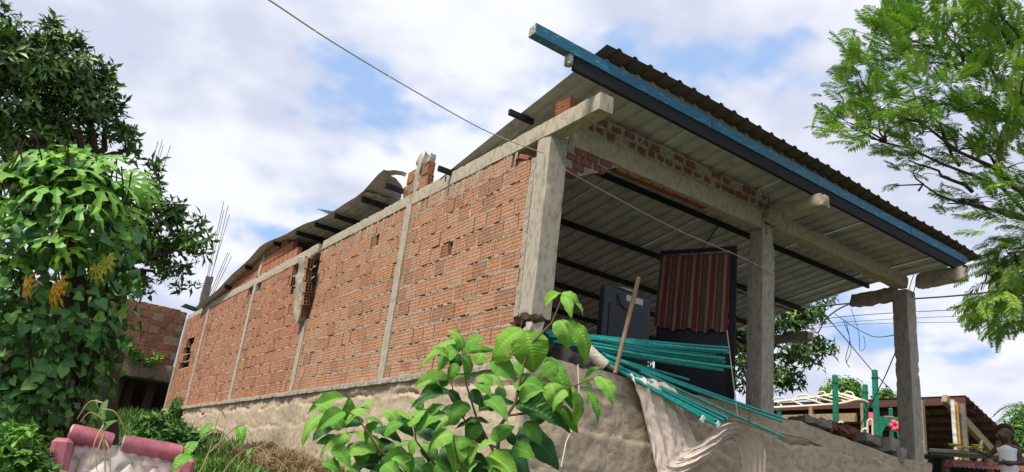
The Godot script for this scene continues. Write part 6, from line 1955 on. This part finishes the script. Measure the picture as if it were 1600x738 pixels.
# ---------------------------------------------------------------- playground, shelter, stall, child
func build_playground() -> void:
	var t := thing("climbing_frame", "playground frame of green posts with cream monkey bars and a green arch", "playground", Vector3(4.337, -0.480, 13.259))
	t.position.y = ground_y(t.position.x, t.position.z)
	var green := mat("green enamel", Color(0.008, 0.20, 0.12), 0.4, {tex = T.mottle, scale = 1.0})
	var cream := mat("cream enamel", Color(0.66, 0.60, 0.47), 0.5)
	var pink := mat("pink plastic", Color(0.72, 0.10, 0.16), 0.5)
	var dark := mat("dark collar", Color(0.01, 0.06, 0.045), 0.5)
	for q in [[Vector3(4.432, 1.890, 12.824), 0.070], [Vector3(4.169, 1.789, 13.736), 0.066], [Vector3(3.522, 2.017, 13.127), 0.072], [Vector3(5.863, 1.158, 12.462), 0.060], [Vector3(3.818, 1.254, 14.284), 0.05]]:
		var p: Vector3 = q[0]
		var foot := Vector3(p.x, ground_y(p.x, p.z) - 0.1, p.z)
		var b := MB.new()
		b.tube([foot, p], q[1], 14)
		part(b, "post", green, t)
		b = MB.new()
		b.tube([p + Vector3(0, -0.20, 0), p + Vector3(0, -0.16, 0)], q[1] + 0.012, 14)
		part(b, "collar", dark, t)
		b = MB.new()
		b.ball(Transform3D(Basis.from_scale(Vector3(q[1] + 0.004, 0.04, q[1] + 0.004)), p), Color.WHITE, 14, 6)
		part(b, "cap", green, t)
	# monkey bars
	var lo := [Vector3(5.864, 0.980, 11.986), Vector3(4.482, 1.169, 12.818), Vector3(4.001, 1.311, 13.101), Vector3(3.960, 1.308, 13.484)]
	var hi := [Vector3(6.458, 1.260, 12.752), Vector3(5.477, 1.455, 13.311), Vector3(4.826, 1.579, 13.604), Vector3(4.190, 1.386, 13.803)]
	for q in [lo, hi]:
		var b := MB.new()
		var pts := []
		for k in 17: pts.append(crom(q, k / 16.0))
		b.tube(pts, 0.032, 8)
		part(b, "rail", cream, t)
	for k in 11:
		var u := k / 10.5
		var b := MB.new()
		b.tube([crom(lo, u), crom(hi, u)], 0.026, 6)
		part(b, "rung", cream, t)
	for k in 5:
		var a := crom(hi, 0.04 + 0.17 * k)
		var d := crom(hi, 0.16 + 0.17 * k)
		var b := MB.new()
		b.tube([a, a.lerp(d, 0.25) + Vector3(0, 0.11, 0), a.lerp(d, 0.75) + Vector3(0, 0.11, 0), d], 0.024, 6)
		part(b, "hand_loop", cream, t)
	for q in [[Vector3(4.279, 0.631, 12.680), Vector3(4.289, 0.231, 12.732), Vector3(4.177, 0.670, 12.741), Vector3(4.165, 0.242, 12.811)], [Vector3(3.849, 0.483, 12.978), Vector3(3.871, 0.238, 12.998), Vector3(3.720, 0.554, 13.047), Vector3(3.747, 0.249, 13.073)], [Vector3(3.753, 0.751, 13.114), Vector3(3.797, 0.290, 13.155), Vector3(3.651, 0.789, 13.170), Vector3(3.698, 0.299, 13.214)]]:
		var b := MB.new()
		b.tube([q[1] - Vector3(0, 0.5, 0), q[1], q[0], q[0].lerp(q[2], 0.3) + Vector3(0, 0.05, 0), q[0].lerp(q[2], 0.7) + Vector3(0, 0.05, 0), q[2], q[3], q[3] - Vector3(0, 0.5, 0)], 0.028, 7)
		part(b, "handrail", cream, t)
	# arch panel with pink dotted hood
	var c := Vector3(3.814, 0.430, 14.181)
	var r := (Vector3(3.814, 0.430, 14.181) - Vector3(4.074, 0.377, 14.035))
	r.y = 0.0
	var sx := -r.normalized()
	var w := r.length()
	var b := MB.new()
	var nrm := sx.cross(Vector3.UP)
	var inner := []
	var outer := []
	for k in 19:
		var a := PI * k / 18.0
		inner.append(c + sx * (-cos(a) * w * 0.60) + Vector3(0, sin(a) * w * 0.95 + 0.10, 0))
		var e := maxf(absf(cos(a)), absf(sin(a)))
		outer.append(c + sx * (-cos(a) / e * w * 1.0) + Vector3(0, sin(a) / e * w * 1.75 + 0.10, 0))
	for s in [-0.02, 0.02]:
		for k in 18:
			if s < 0: b.quad(inner[k] + nrm * s, inner[k + 1] + nrm * s, outer[k + 1] + nrm * s, outer[k] + nrm * s, Color.WHITE)
			else: b.quad(outer[k] + nrm * s, outer[k + 1] + nrm * s, inner[k + 1] + nrm * s, inner[k] + nrm * s, Color.WHITE)
	for k in 18:
		b.quad(inner[k] - nrm * 0.02, inner[k] + nrm * 0.02, inner[k + 1] + nrm * 0.02, inner[k + 1] - nrm * 0.02, Color.WHITE)
		b.quad(outer[k + 1] - nrm * 0.02, outer[k + 1] + nrm * 0.02, outer[k] + nrm * 0.02, outer[k] - nrm * 0.02, Color.WHITE)
	for s in [-1.0, 1.0]:
		b.box(aim(c + sx * s * w * 0.8 + Vector3(0, -0.45, 0), sx, Vector3.UP), Vector3(0.04, 1.1, w * 0.4), Color.WHITE, 0.005)
	part(b, "arch_panel", green, t)
	b = MB.new()
	var hp := []
	for k in 11:
		var a := PI * (0.12 + 0.76 * k / 10.0)
		hp.append(c + sx * (-cos(a) * w * 1.05) + Vector3(0, sin(a) * w * 0.55 + w * 1.45, 0) + nrm * 0.04)
	b.tube(hp, 0.05, 8)
	part(b, "arch_hood", pink, t)
	for k in 9:
		b = MB.new()
		b.ball(Transform3D(Basis.from_scale(Vector3.ONE * 0.026), hp[k + 1].lerp(hp[k], 0.5) - nrm * (-0.06)), Color(0.02, 0.02, 0.02), 6, 4)
		part(b, "hood_spot", mat("spot", Color(1, 1, 1), 0.6), t)
	b = MB.new()
	var fl := Vector3(3.526, 0.777, 13.948)
	for k in 5:
		var a := TAU * k / 5.0
		b.ball(Transform3D(Basis.from_scale(Vector3.ONE * 0.075), fl + sx * cos(a) * 0.085 + Vector3(0, sin(a) * 0.085, 0)), Color.WHITE, 8, 6)
	b.ball(Transform3D(Basis.from_scale(Vector3.ONE * 0.07), fl + nrm * 0.03), Color(0.3, 0.2, 0.2), 8, 6)
	part(b, "flower_badge", pink, t)
	b = MB.new()
	b.box(aim(Vector3(4.454, 1.040, 14.413), sx, Vector3.UP), Vector3(0.05, 0.34, 0.16), Color.WHITE, 0.01)
	part(b, "red_panel", pink, t)

func build_shelter() -> void:
	var p0 := Vector3(4.074, 2.384, 18.752)
	var t := thing("open_shelter", "open shelter with rusty maroon sheet roof on posts behind the playground", "shelter", Vector3(p0.x + 3.5, 0, p0.z + 1.5))
	t.position.y = ground_y(p0.x + 3.5, p0.z + 1.5)
	var rust := mat("maroon rusted sheet", Color(0.25, 0.15, 0.125), 0.85, {tex = T.rust, scale = 0.6, detail = T.fine, dscale = 2.0})
	var maroon := mat("maroon paint", Color(0.085, 0.035, 0.033), 0.6)
	var tan_ := mat("pale timber", Color(0.32, 0.25, 0.17), 0.85, {tex = T.mottle, scale = 1.5})
	var slope := 0.33
	var deep := 3.3
	var len_ := 9.5
	var hf := func(x: float, z: float) -> float: return p0.y - slope * (z - p0.z)
	for k in 3:
		part(ribbed_sheet(p0.x + len_ * k / 3.0, p0.x + len_ * (k + 1) / 3.0, p0.z, p0.z + deep, hf, 0.25, 4), "roof_sheet", rust, t)
	for k in 7:
		var z := p0.z + 0.06 + (deep - 0.1) * k / 6.0
		var b := MB.new()
		b.box(Transform3D(Basis(), Vector3(p0.x + len_ * 0.5, hf.call(0.0, z) - 0.06, z)), Vector3(len_ - 0.05, 0.10, 0.06), Color.WHITE, 0.006)
		part(b, "purlin", maroon, t)
	var b := MB.new()
	b.box(Transform3D(Basis(), Vector3(p0.x + len_ * 0.5, p0.y - 0.20, p0.z - 0.02)), Vector3(len_, 0.16, 0.05), Color.WHITE, 0.006)
	part(b, "fascia", maroon, t)
	# sloping concrete beam at the near gable
	var r0 := Vector3(p0.x + 0.25, p0.y - 0.20, p0.z - 0.75)
	var r1 := Vector3(p0.x + 0.25, p0.y - 0.20 - 0.42 * 3.1, p0.z + 2.2)
	b = MB.new()
	b.box(aim((r0 + r1) * 0.5, r1 - r0, Vector3.UP), Vector3(0.16, 0.26, (r1 - r0).length()), Color.WHITE, 0.02)
	part(b, "sloping_beam", tan_, t)
	for q in [[-0.78, 0.06, 0.62, 0.64, 0.62, -0.26], [-0.60, 0.06, 0.55, 0.30, 0.02, -0.30], [-0.25, 0.13, 0.17, 0.15, 0.13, -0.30]]:
		b = MB.new()
		var z: float = p0.z + q[0]
		var y0 := ground_y(p0.x, z) - 0.1
		b.tube([Vector3(p0.x, y0, z), Vector3(p0.x, p0.y + q[5], z)], q[1] if q[1] < 0.1 else 0.1, 10)
		part(b, "post", mat("painted post", Color(q[2], q[3], q[4]), 0.7, {tex = T.mottle, scale = 1.0}), t)
	for q in [[1.2, -0.55], [3.2, -0.4], [5.2, -0.3], [7.2, -0.3], [2.2, 2.9], [5.0, 2.9], [0.4, 2.4]]:
		b = MB.new()
		var xx: float = p0.x + q[0]
		var zz: float = p0.z + q[1] + 0.3
		b.box(Transform3D(Basis(), Vector3(xx, (ground_y(xx, zz) + p0.y - 0.15 - maxf(0.0, q[1]) * slope) * 0.5, zz)), Vector3(0.14, p0.y - 0.15 - maxf(0.0, q[1]) * slope - ground_y(xx, zz), 0.14), Color.WHITE, 0.01)
		part(b, "post", tan_, t)
	b = MB.new()
	b.box(Transform3D(Basis(), Vector3(p0.x + 6.2, p0.y - 0.62, p0.z - 0.2)), Vector3(5.6, 0.28, 0.12), Color.WHITE, 0.01)
	part(b, "tie_beam", tan_, t)
	b = MB.new()
	b.tube([Vector3(p0.x + 0.2, p0.y - 1.9, p0.z + 0.9), Vector3(p0.x + 0.2, p0.y - 1.15, p0.z + 1.15)], 0.06, 8)
	part(b, "prop", tan_, t)
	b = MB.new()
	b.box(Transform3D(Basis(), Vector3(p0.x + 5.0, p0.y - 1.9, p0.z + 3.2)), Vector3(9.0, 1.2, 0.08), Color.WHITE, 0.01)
	part(b, "added_dark_board", mat("added dark board", Color(0.05, 0.035, 0.03), 0.9), t)  # added board, its dark colour stands in for the shade under the roof

	# stall before it
	var a := Vector3(0.923, -0.260, 10.582)
	var d := Vector3(-0.753, -0.103, 11.344)
	var al := d - a
	al.y = 0.0
	var l := al.length()
	al = al.normalized()
	var outw := al.cross(Vector3.UP)
	var s := thing("roadside_stall", "low stall with a pale counter and maroon sheet awning behind the child", "stall", (a + d) * 0.5)
	s.position.y = ground_y(s.position.x, s.position.z)
	var cy := (a.y + d.y) * 0.5
	var mid := (a + d) * 0.5
	mid.y = cy
	b = MB.new()
	b.box(aim(mid - outw * 0.4 + Vector3(0, -0.03, 0), al, Vector3.UP), Vector3(0.7, 0.07, l), Color.WHITE, 0.01)
	part(b, "counter", mat("pale counter", Color(0.42, 0.40, 0.36), 0.7, {tex = T.dirt, scale = 1.0}), s)
	b = MB.new()
	var n := 60
	var pts := PackedVector3Array()
	for j in 2:
		for i in n + 1:
			pts.append(a + al * (0.25 + (l - 0.25) * i / n) + Vector3(0, -0.11 - 0.17 * j + 0.014 * sin(i * 2.2), 0) + outw * (0.02 + 0.30 * j))
	b.sheet(pts, n, 1, Color.WHITE)
	part(b, "awning", mat("maroon awning", Color(0.28, 0.10, 0.09), 0.7, {tex = T.rust, scale = 1.0}), s)
	b = MB.new()
	b.box(aim(a + al * 0.12 + Vector3(0, -0.10, 0) + outw * 0.1, al, Vector3.UP), Vector3(0.4, 0.06, 0.5), Color.WHITE, 0.01)
	part(b, "side_flap", mat("black sheet", Color(0.03, 0.03, 0.032), 0.7), s)
	b = MB.new()
	b.box(aim(mid - outw * 0.3 + Vector3(0, -0.62, 0), al, Vector3.UP), Vector3(0.05, 0.9, l * 0.94), Color.WHITE, 0.01)
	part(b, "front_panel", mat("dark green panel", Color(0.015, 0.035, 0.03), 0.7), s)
	for u in [0.28, l * 0.55]:
		b = MB.new()
		var q: Vector3 = a + al * u + outw * 0.1
		b.tube([Vector3(q.x, ground_y(q.x, q.z) - 0.05, q.z), Vector3(q.x, cy - 0.16, q.z)], 0.07, 10)
		part(b, "post", tan_, s)
	# bunch of fruit and a tub
	var fb := thing("fruit_bunch", "bunch of yellow green bananas lying on the stall counter", "fruit", Vector3(0.257, -0.189, 10.685))
	fb.position.y = cy
	rng.seed = 2
	for k in 14:
		b = MB.new()
		var c := fb.position + al * rf(-0.24, 0.24) + Vector3(0, rf(0.03, 0.12), 0) + outw * rf(-0.25, -0.1)
		b.tube([c - al * 0.08, c + Vector3(0, -0.015, 0), c + al * 0.08 + Vector3(0, 0.015, 0)], [0.01, 0.024, 0.008], 6)
		part(b, "banana", mat("banana skin", Color(0.40, 0.42, 0.03), 0.5), fb)
	b = MB.new()
	var tubc := Vector3(-0.905, -0.930, 8.759)
	var prof := [[0.0, 0.30], [0.06, 0.29], [0.10, 0.20], [0.12, 0.0]]
	var tp := []
	var tr := []
	tp.append(tubc + Vector3(0, -0.35, 0)); tr.append(0.24)
	for q in prof:
		tp.append(tubc + Vector3(0, q[0], 0)); tr.append(maxf(q[1], 0.01))
	b.tube(tp, tr, 18)
	tag(part(b, "upturned_basin", mat("pinkish red plastic", Color(0.55, 0.10, 0.13), 0.4), self), "pinkish red upturned basin in front of the stall", "basin")

# distance to a tapered capsule
func cap_d(p: Vector3, a: Vector3, b: Vector3, ra: float, rb: float) -> float:
	var ab := b - a
	var h := clampf((p - a).dot(ab) / maxf(ab.length_squared(), 1e-8), 0.0, 1.0)
	return (p - a - ab * h).length() - lerpf(ra, rb, h)

func field(p: Vector3, bones: Array, k: float) -> float:
	var d := 9.0
	for q in bones:
		var e := cap_d(p, q[0], q[1], q[2], q[3])
		var h := maxf(k - absf(d - e), 0.0) / k
		d = minf(d, e) - h * h * k * 0.25
	return d

# surface nets of a field of bones
func flesh(b: MB, bones: Array, cell: float, k: float, col: Color, keep = null) -> void:
	var lo := Vector3(9, 9, 9)
	var hi := -lo
	for q in bones:
		for e in 2:
			var r: float = q[2 + e] + cell * 2.0
			lo = lo.min(q[e] - Vector3.ONE * r)
			hi = hi.max(q[e] + Vector3.ONE * r)
	var n := Vector3i(((hi - lo) / cell).ceil()) + Vector3i.ONE
	var val := PackedFloat32Array()
	val.resize(n.x * n.y * n.z)
	for z in n.z:
		for y in n.y:
			for x in n.x:
				var p := lo + Vector3(x, y, z) * cell
				var f := field(p, bones, k)
				if keep: f = maxf(f, keep.call(p))
				val[(z * n.y + y) * n.x + x] = f
	var id := {}
	var corner := [Vector3i(0, 0, 0), Vector3i(1, 0, 0), Vector3i(0, 1, 0), Vector3i(1, 1, 0), Vector3i(0, 0, 1), Vector3i(1, 0, 1), Vector3i(0, 1, 1), Vector3i(1, 1, 1)]
	var edges := [[0, 1], [2, 3], [4, 5], [6, 7], [0, 2], [1, 3], [4, 6], [5, 7], [0, 4], [1, 5], [2, 6], [3, 7]]
	for z in n.z - 1:
		for y in n.y - 1:
			for x in n.x - 1:
				var v := []
				var neg := 0
				for c in corner:
					var f := val[((z + c.z) * n.y + y + c.y) * n.x + x + c.x]
					v.append(f)
					if f < 0.0: neg += 1
				if neg == 0 or neg == 8: continue
				var s := Vector3.ZERO
				var m := 0
				for e in edges:
					if (v[e[0]] < 0.0) != (v[e[1]] < 0.0):
						var t: float = v[e[0]] / (v[e[0]] - v[e[1]])
						s += Vector3(corner[e[0]]).lerp(Vector3(corner[e[1]]), t)
						m += 1
				var p := lo + (Vector3(x, y, z) + s / m) * cell
				var g := Vector3(v[1] + v[3] + v[5] + v[7] - v[0] - v[2] - v[4] - v[6], v[2] + v[3] + v[6] + v[7] - v[0] - v[1] - v[4] - v[5], v[4] + v[5] + v[6] + v[7] - v[0] - v[1] - v[2] - v[3])
				id[Vector3i(x, y, z)] = b.vert(p, g.normalized(), col)
	for z in range(1, n.z - 1):
		for y in range(1, n.y - 1):
			for x in range(1, n.x - 1):
				var f0 := val[(z * n.y + y) * n.x + x]
				for ax in 3:
					var st := Vector3i.ZERO
					st[ax] = 1
					var f1 := val[((z + st.z) * n.y + y + st.y) * n.x + x + st.x]
					if (f0 < 0.0) == (f1 < 0.0): continue
					var u := Vector3i.ZERO
					var w := Vector3i.ZERO
					u[(ax + 1) % 3] = 1
					w[(ax + 2) % 3] = 1
					var o := Vector3i(x, y, z)
					var q := [id.get(o), id.get(o - u), id.get(o - u - w), id.get(o - w)]
					if q.has(null): continue
					if f0 < 0.0: q.reverse()
					b.ix.append(q[0]); b.ix.append(q[1]); b.ix.append(q[2]); b.ix.append(q[0]); b.ix.append(q[2]); b.ix.append(q[3])

func build_child() -> void:
	var head := Vector3(-2.275, -0.480, 6.569)
	var r := Vector3(-2.474, -0.499, 6.657) - head
	r.y = 0.0
	r = r.normalized()
	var tow := r.cross(Vector3.UP)
	var foot := head - Vector3(0, 1.19, 0)
	foot.y = ground_y(foot.x, foot.z)
	var hh := head.y - foot.y
	var k := hh / 1.19
	var t := thing("person", "child in a white tank top and black shorts, one hand on the belly", "person", foot)
	# local frame: x to the person's side seen in the photograph, y up, z towards the viewer
	var fr := Transform3D(Basis(r * k, Vector3.UP * k, tow * k), foot)
	var V := func(x: float, y: float, z: float) -> Vector3: return Vector3(x, y, z)
	var sk := [
		[Vector3(0.0, 1.20, -0.01), Vector3(-0.02, 1.15, 0.02), 0.098, 0.078],
		[Vector3(0.005, 1.10, -0.02), Vector3(0.01, 1.02, -0.015), 0.042, 0.046],
		[Vector3(-0.075, 0.985, 0.0), Vector3(0.095, 0.985, 0.0), 0.052, 0.052],
		[Vector3(0.01, 0.96, 0.0), Vector3(0.015, 0.78, 0.01), 0.095, 0.088],
		[Vector3(0.015, 0.78, 0.01), Vector3(0.015, 0.62, 0.0), 0.088, 0.095],
		[Vector3(0.125, 0.985, 0.0), Vector3(0.165, 0.82, 0.0), 0.040, 0.030],
		[Vector3(0.165, 0.82, 0.0), Vector3(0.02, 0.79, 0.125), 0.030, 0.022],
		[Vector3(0.02, 0.79, 0.125), Vector3(-0.035, 0.795, 0.125), 0.024, 0.022],
		[Vector3(-0.105, 0.985, 0.0), Vector3(-0.205, 0.90, -0.03), 0.038, 0.029],
		[Vector3(-0.205, 0.90, -0.03), Vector3(-0.32, 0.935, -0.03), 0.029, 0.021],
		[Vector3(-0.32, 0.935, -0.03), Vector3(-0.37, 0.945, -0.03), 0.022, 0.020],
		[Vector3(0.07, 0.62, 0.0), Vector3(0.075, 0.34, 0.01), 0.075, 0.050],
		[Vector3(0.075, 0.34, 0.01), Vector3(0.075, 0.07, -0.01), 0.046, 0.030],
		[Vector3(0.075, 0.05, -0.02), Vector3(0.08, 0.03, 0.11), 0.034, 0.028],
		[Vector3(-0.04, 0.62, 0.0), Vector3(-0.05, 0.34, 0.01), 0.075, 0.050],
		[Vector3(-0.05, 0.34, 0.01), Vector3(-0.05, 0.07, -0.01), 0.046, 0.030],
		[Vector3(-0.05, 0.05, -0.02), Vector3(-0.06, 0.03, 0.11), 0.034, 0.028],
		[Vector3(-0.045, 1.165, 0.09), Vector3(-0.05, 1.145, 0.10), 0.012, 0.016],
		[Vector3(0.095, 1.17, -0.01), Vector3(0.10, 1.15, -0.012), 0.018, 0.014],
		[Vector3(-0.096, 1.17, -0.02), Vector3(-0.10, 1.15, -0.022), 0.016, 0.013]]
	var b := MB.new()
	flesh(b, sk, 0.017, 0.035, Color.WHITE)
	# fingers: four and a thumb on each hand
	for s in 4:
		var o := 0.011 * (s - 1.5)
		b.tube([Vector3(-0.045, 0.795 + o, 0.125), Vector3(-0.085, 0.79 + o * 1.2, 0.122), Vector3(-0.105 + 0.006 * absf(s - 1.5), 0.785 + o * 1.2, 0.108)], [0.008, 0.0075, 0.006], 6)
		b.tube([Vector3(-0.37, 0.945 + o, -0.03), Vector3(-0.41, 0.945 + o * 1.3, -0.025), Vector3(-0.428 + 0.006 * absf(s - 1.5), 0.938 + o * 1.3, -0.015)], [0.008, 0.0075, 0.006], 6)
	b.tube([Vector3(-0.015, 0.815, 0.125), Vector3(-0.04, 0.832, 0.125), Vector3(-0.062, 0.832, 0.12)], [0.009, 0.008, 0.006], 6)
	b.tube([Vector3(-0.34, 0.955, -0.02), Vector3(-0.365, 0.972, -0.01), Vector3(-0.388, 0.972, -0.005)], [0.009, 0.008, 0.006], 6)
	var skin := mat("dark brown skin", Color(0.075, 0.042, 0.03), 0.5)
	var place := func(m: MB) -> MB:
		for i in m.v.size():
			m.v[i] = fr * m.v[i]
			m.n[i] = (fr.basis * m.n[i]).normalized()
		return m
	part(place.call(b), "body", skin, t)
	b = MB.new()
	var top := []
	for q in sk.slice(2, 5): top.append([q[0], q[1], q[2] + 0.012, q[3] + 0.014])
	flesh(b, top, 0.016, 0.03, Color.WHITE, func(p): return maxf(maxf(p.y - 1.015 - 0.02 * cos(p.x * 30.0), 0.64 - p.y), absf(p.x - 0.01) - 0.118))
	part(place.call(b), "tank_top", mat("white cotton", Color(0.66, 0.66, 0.68), 0.95), t)
	b = MB.new()
	var sh := []
	for q in [sk[4], sk[11], sk[14]]: sh.append([q[0], q[1], q[2] + 0.016, q[3] + 0.03])
	flesh(b, sh, 0.017, 0.03, Color.WHITE, func(p): return maxf(p.y - 0.66, 0.38 - p.y))
	part(place.call(b), "shorts", mat("black cotton", Color(0.015, 0.016, 0.022), 0.9), t)
	b = MB.new()
	flesh(b, [[Vector3(0.0, 1.222, -0.02), Vector3(0.01, 1.185, -0.035), 0.110, 0.098]], 0.016, 0.03, Color.WHITE, func(p): return 1.175 + (p.z + 0.01) * 1.1 - p.y)
	part(place.call(b), "hair", mat("short black hair", Color(0.008, 0.007, 0.007), 0.9), t)
	for e in [[-0.062, 0.0], [0.005, 0.01]]:
		b = MB.new()
		b.ball(Transform3D(Basis.from_scale(Vector3(0.012, 0.008, 0.008)), Vector3(e[0], 1.185, 0.078)), Color(0.7, 0.7, 0.7), 8, 6)
		b.ball(Transform3D(Basis.from_scale(Vector3(0.006, 0.006, 0.004)), Vector3(e[0], 1.185, 0.086)), Color(0.02, 0.015, 0.01), 8, 6)
		part(place.call(b), "eye", mat("eye", Color(1, 1, 1), 0.2), t)
	b = MB.new()
	b.ball(Transform3D(Basis.from_scale(Vector3(0.024, 0.007, 0.01)), Vector3(-0.035, 1.118, 0.083)), Color(0.5, 0.3, 0.28), 8, 6)
	part(place.call(b), "mouth", mat("lips", Color(0.16, 0.06, 0.05), 0.5), t)

func _ready() -> void:
	setup_view()
	setup_materials()
	nz.seed = 4
	nz.frequency = 0.01
	build_ground()
	build_house()
	build_annex()
	build_trees()
	build_shelter()
	build_playground()
	build_shrub()
	build_weeds()
	build_porch_things()
	build_pipes()
	build_sofa()
	build_wires()
	build_child()
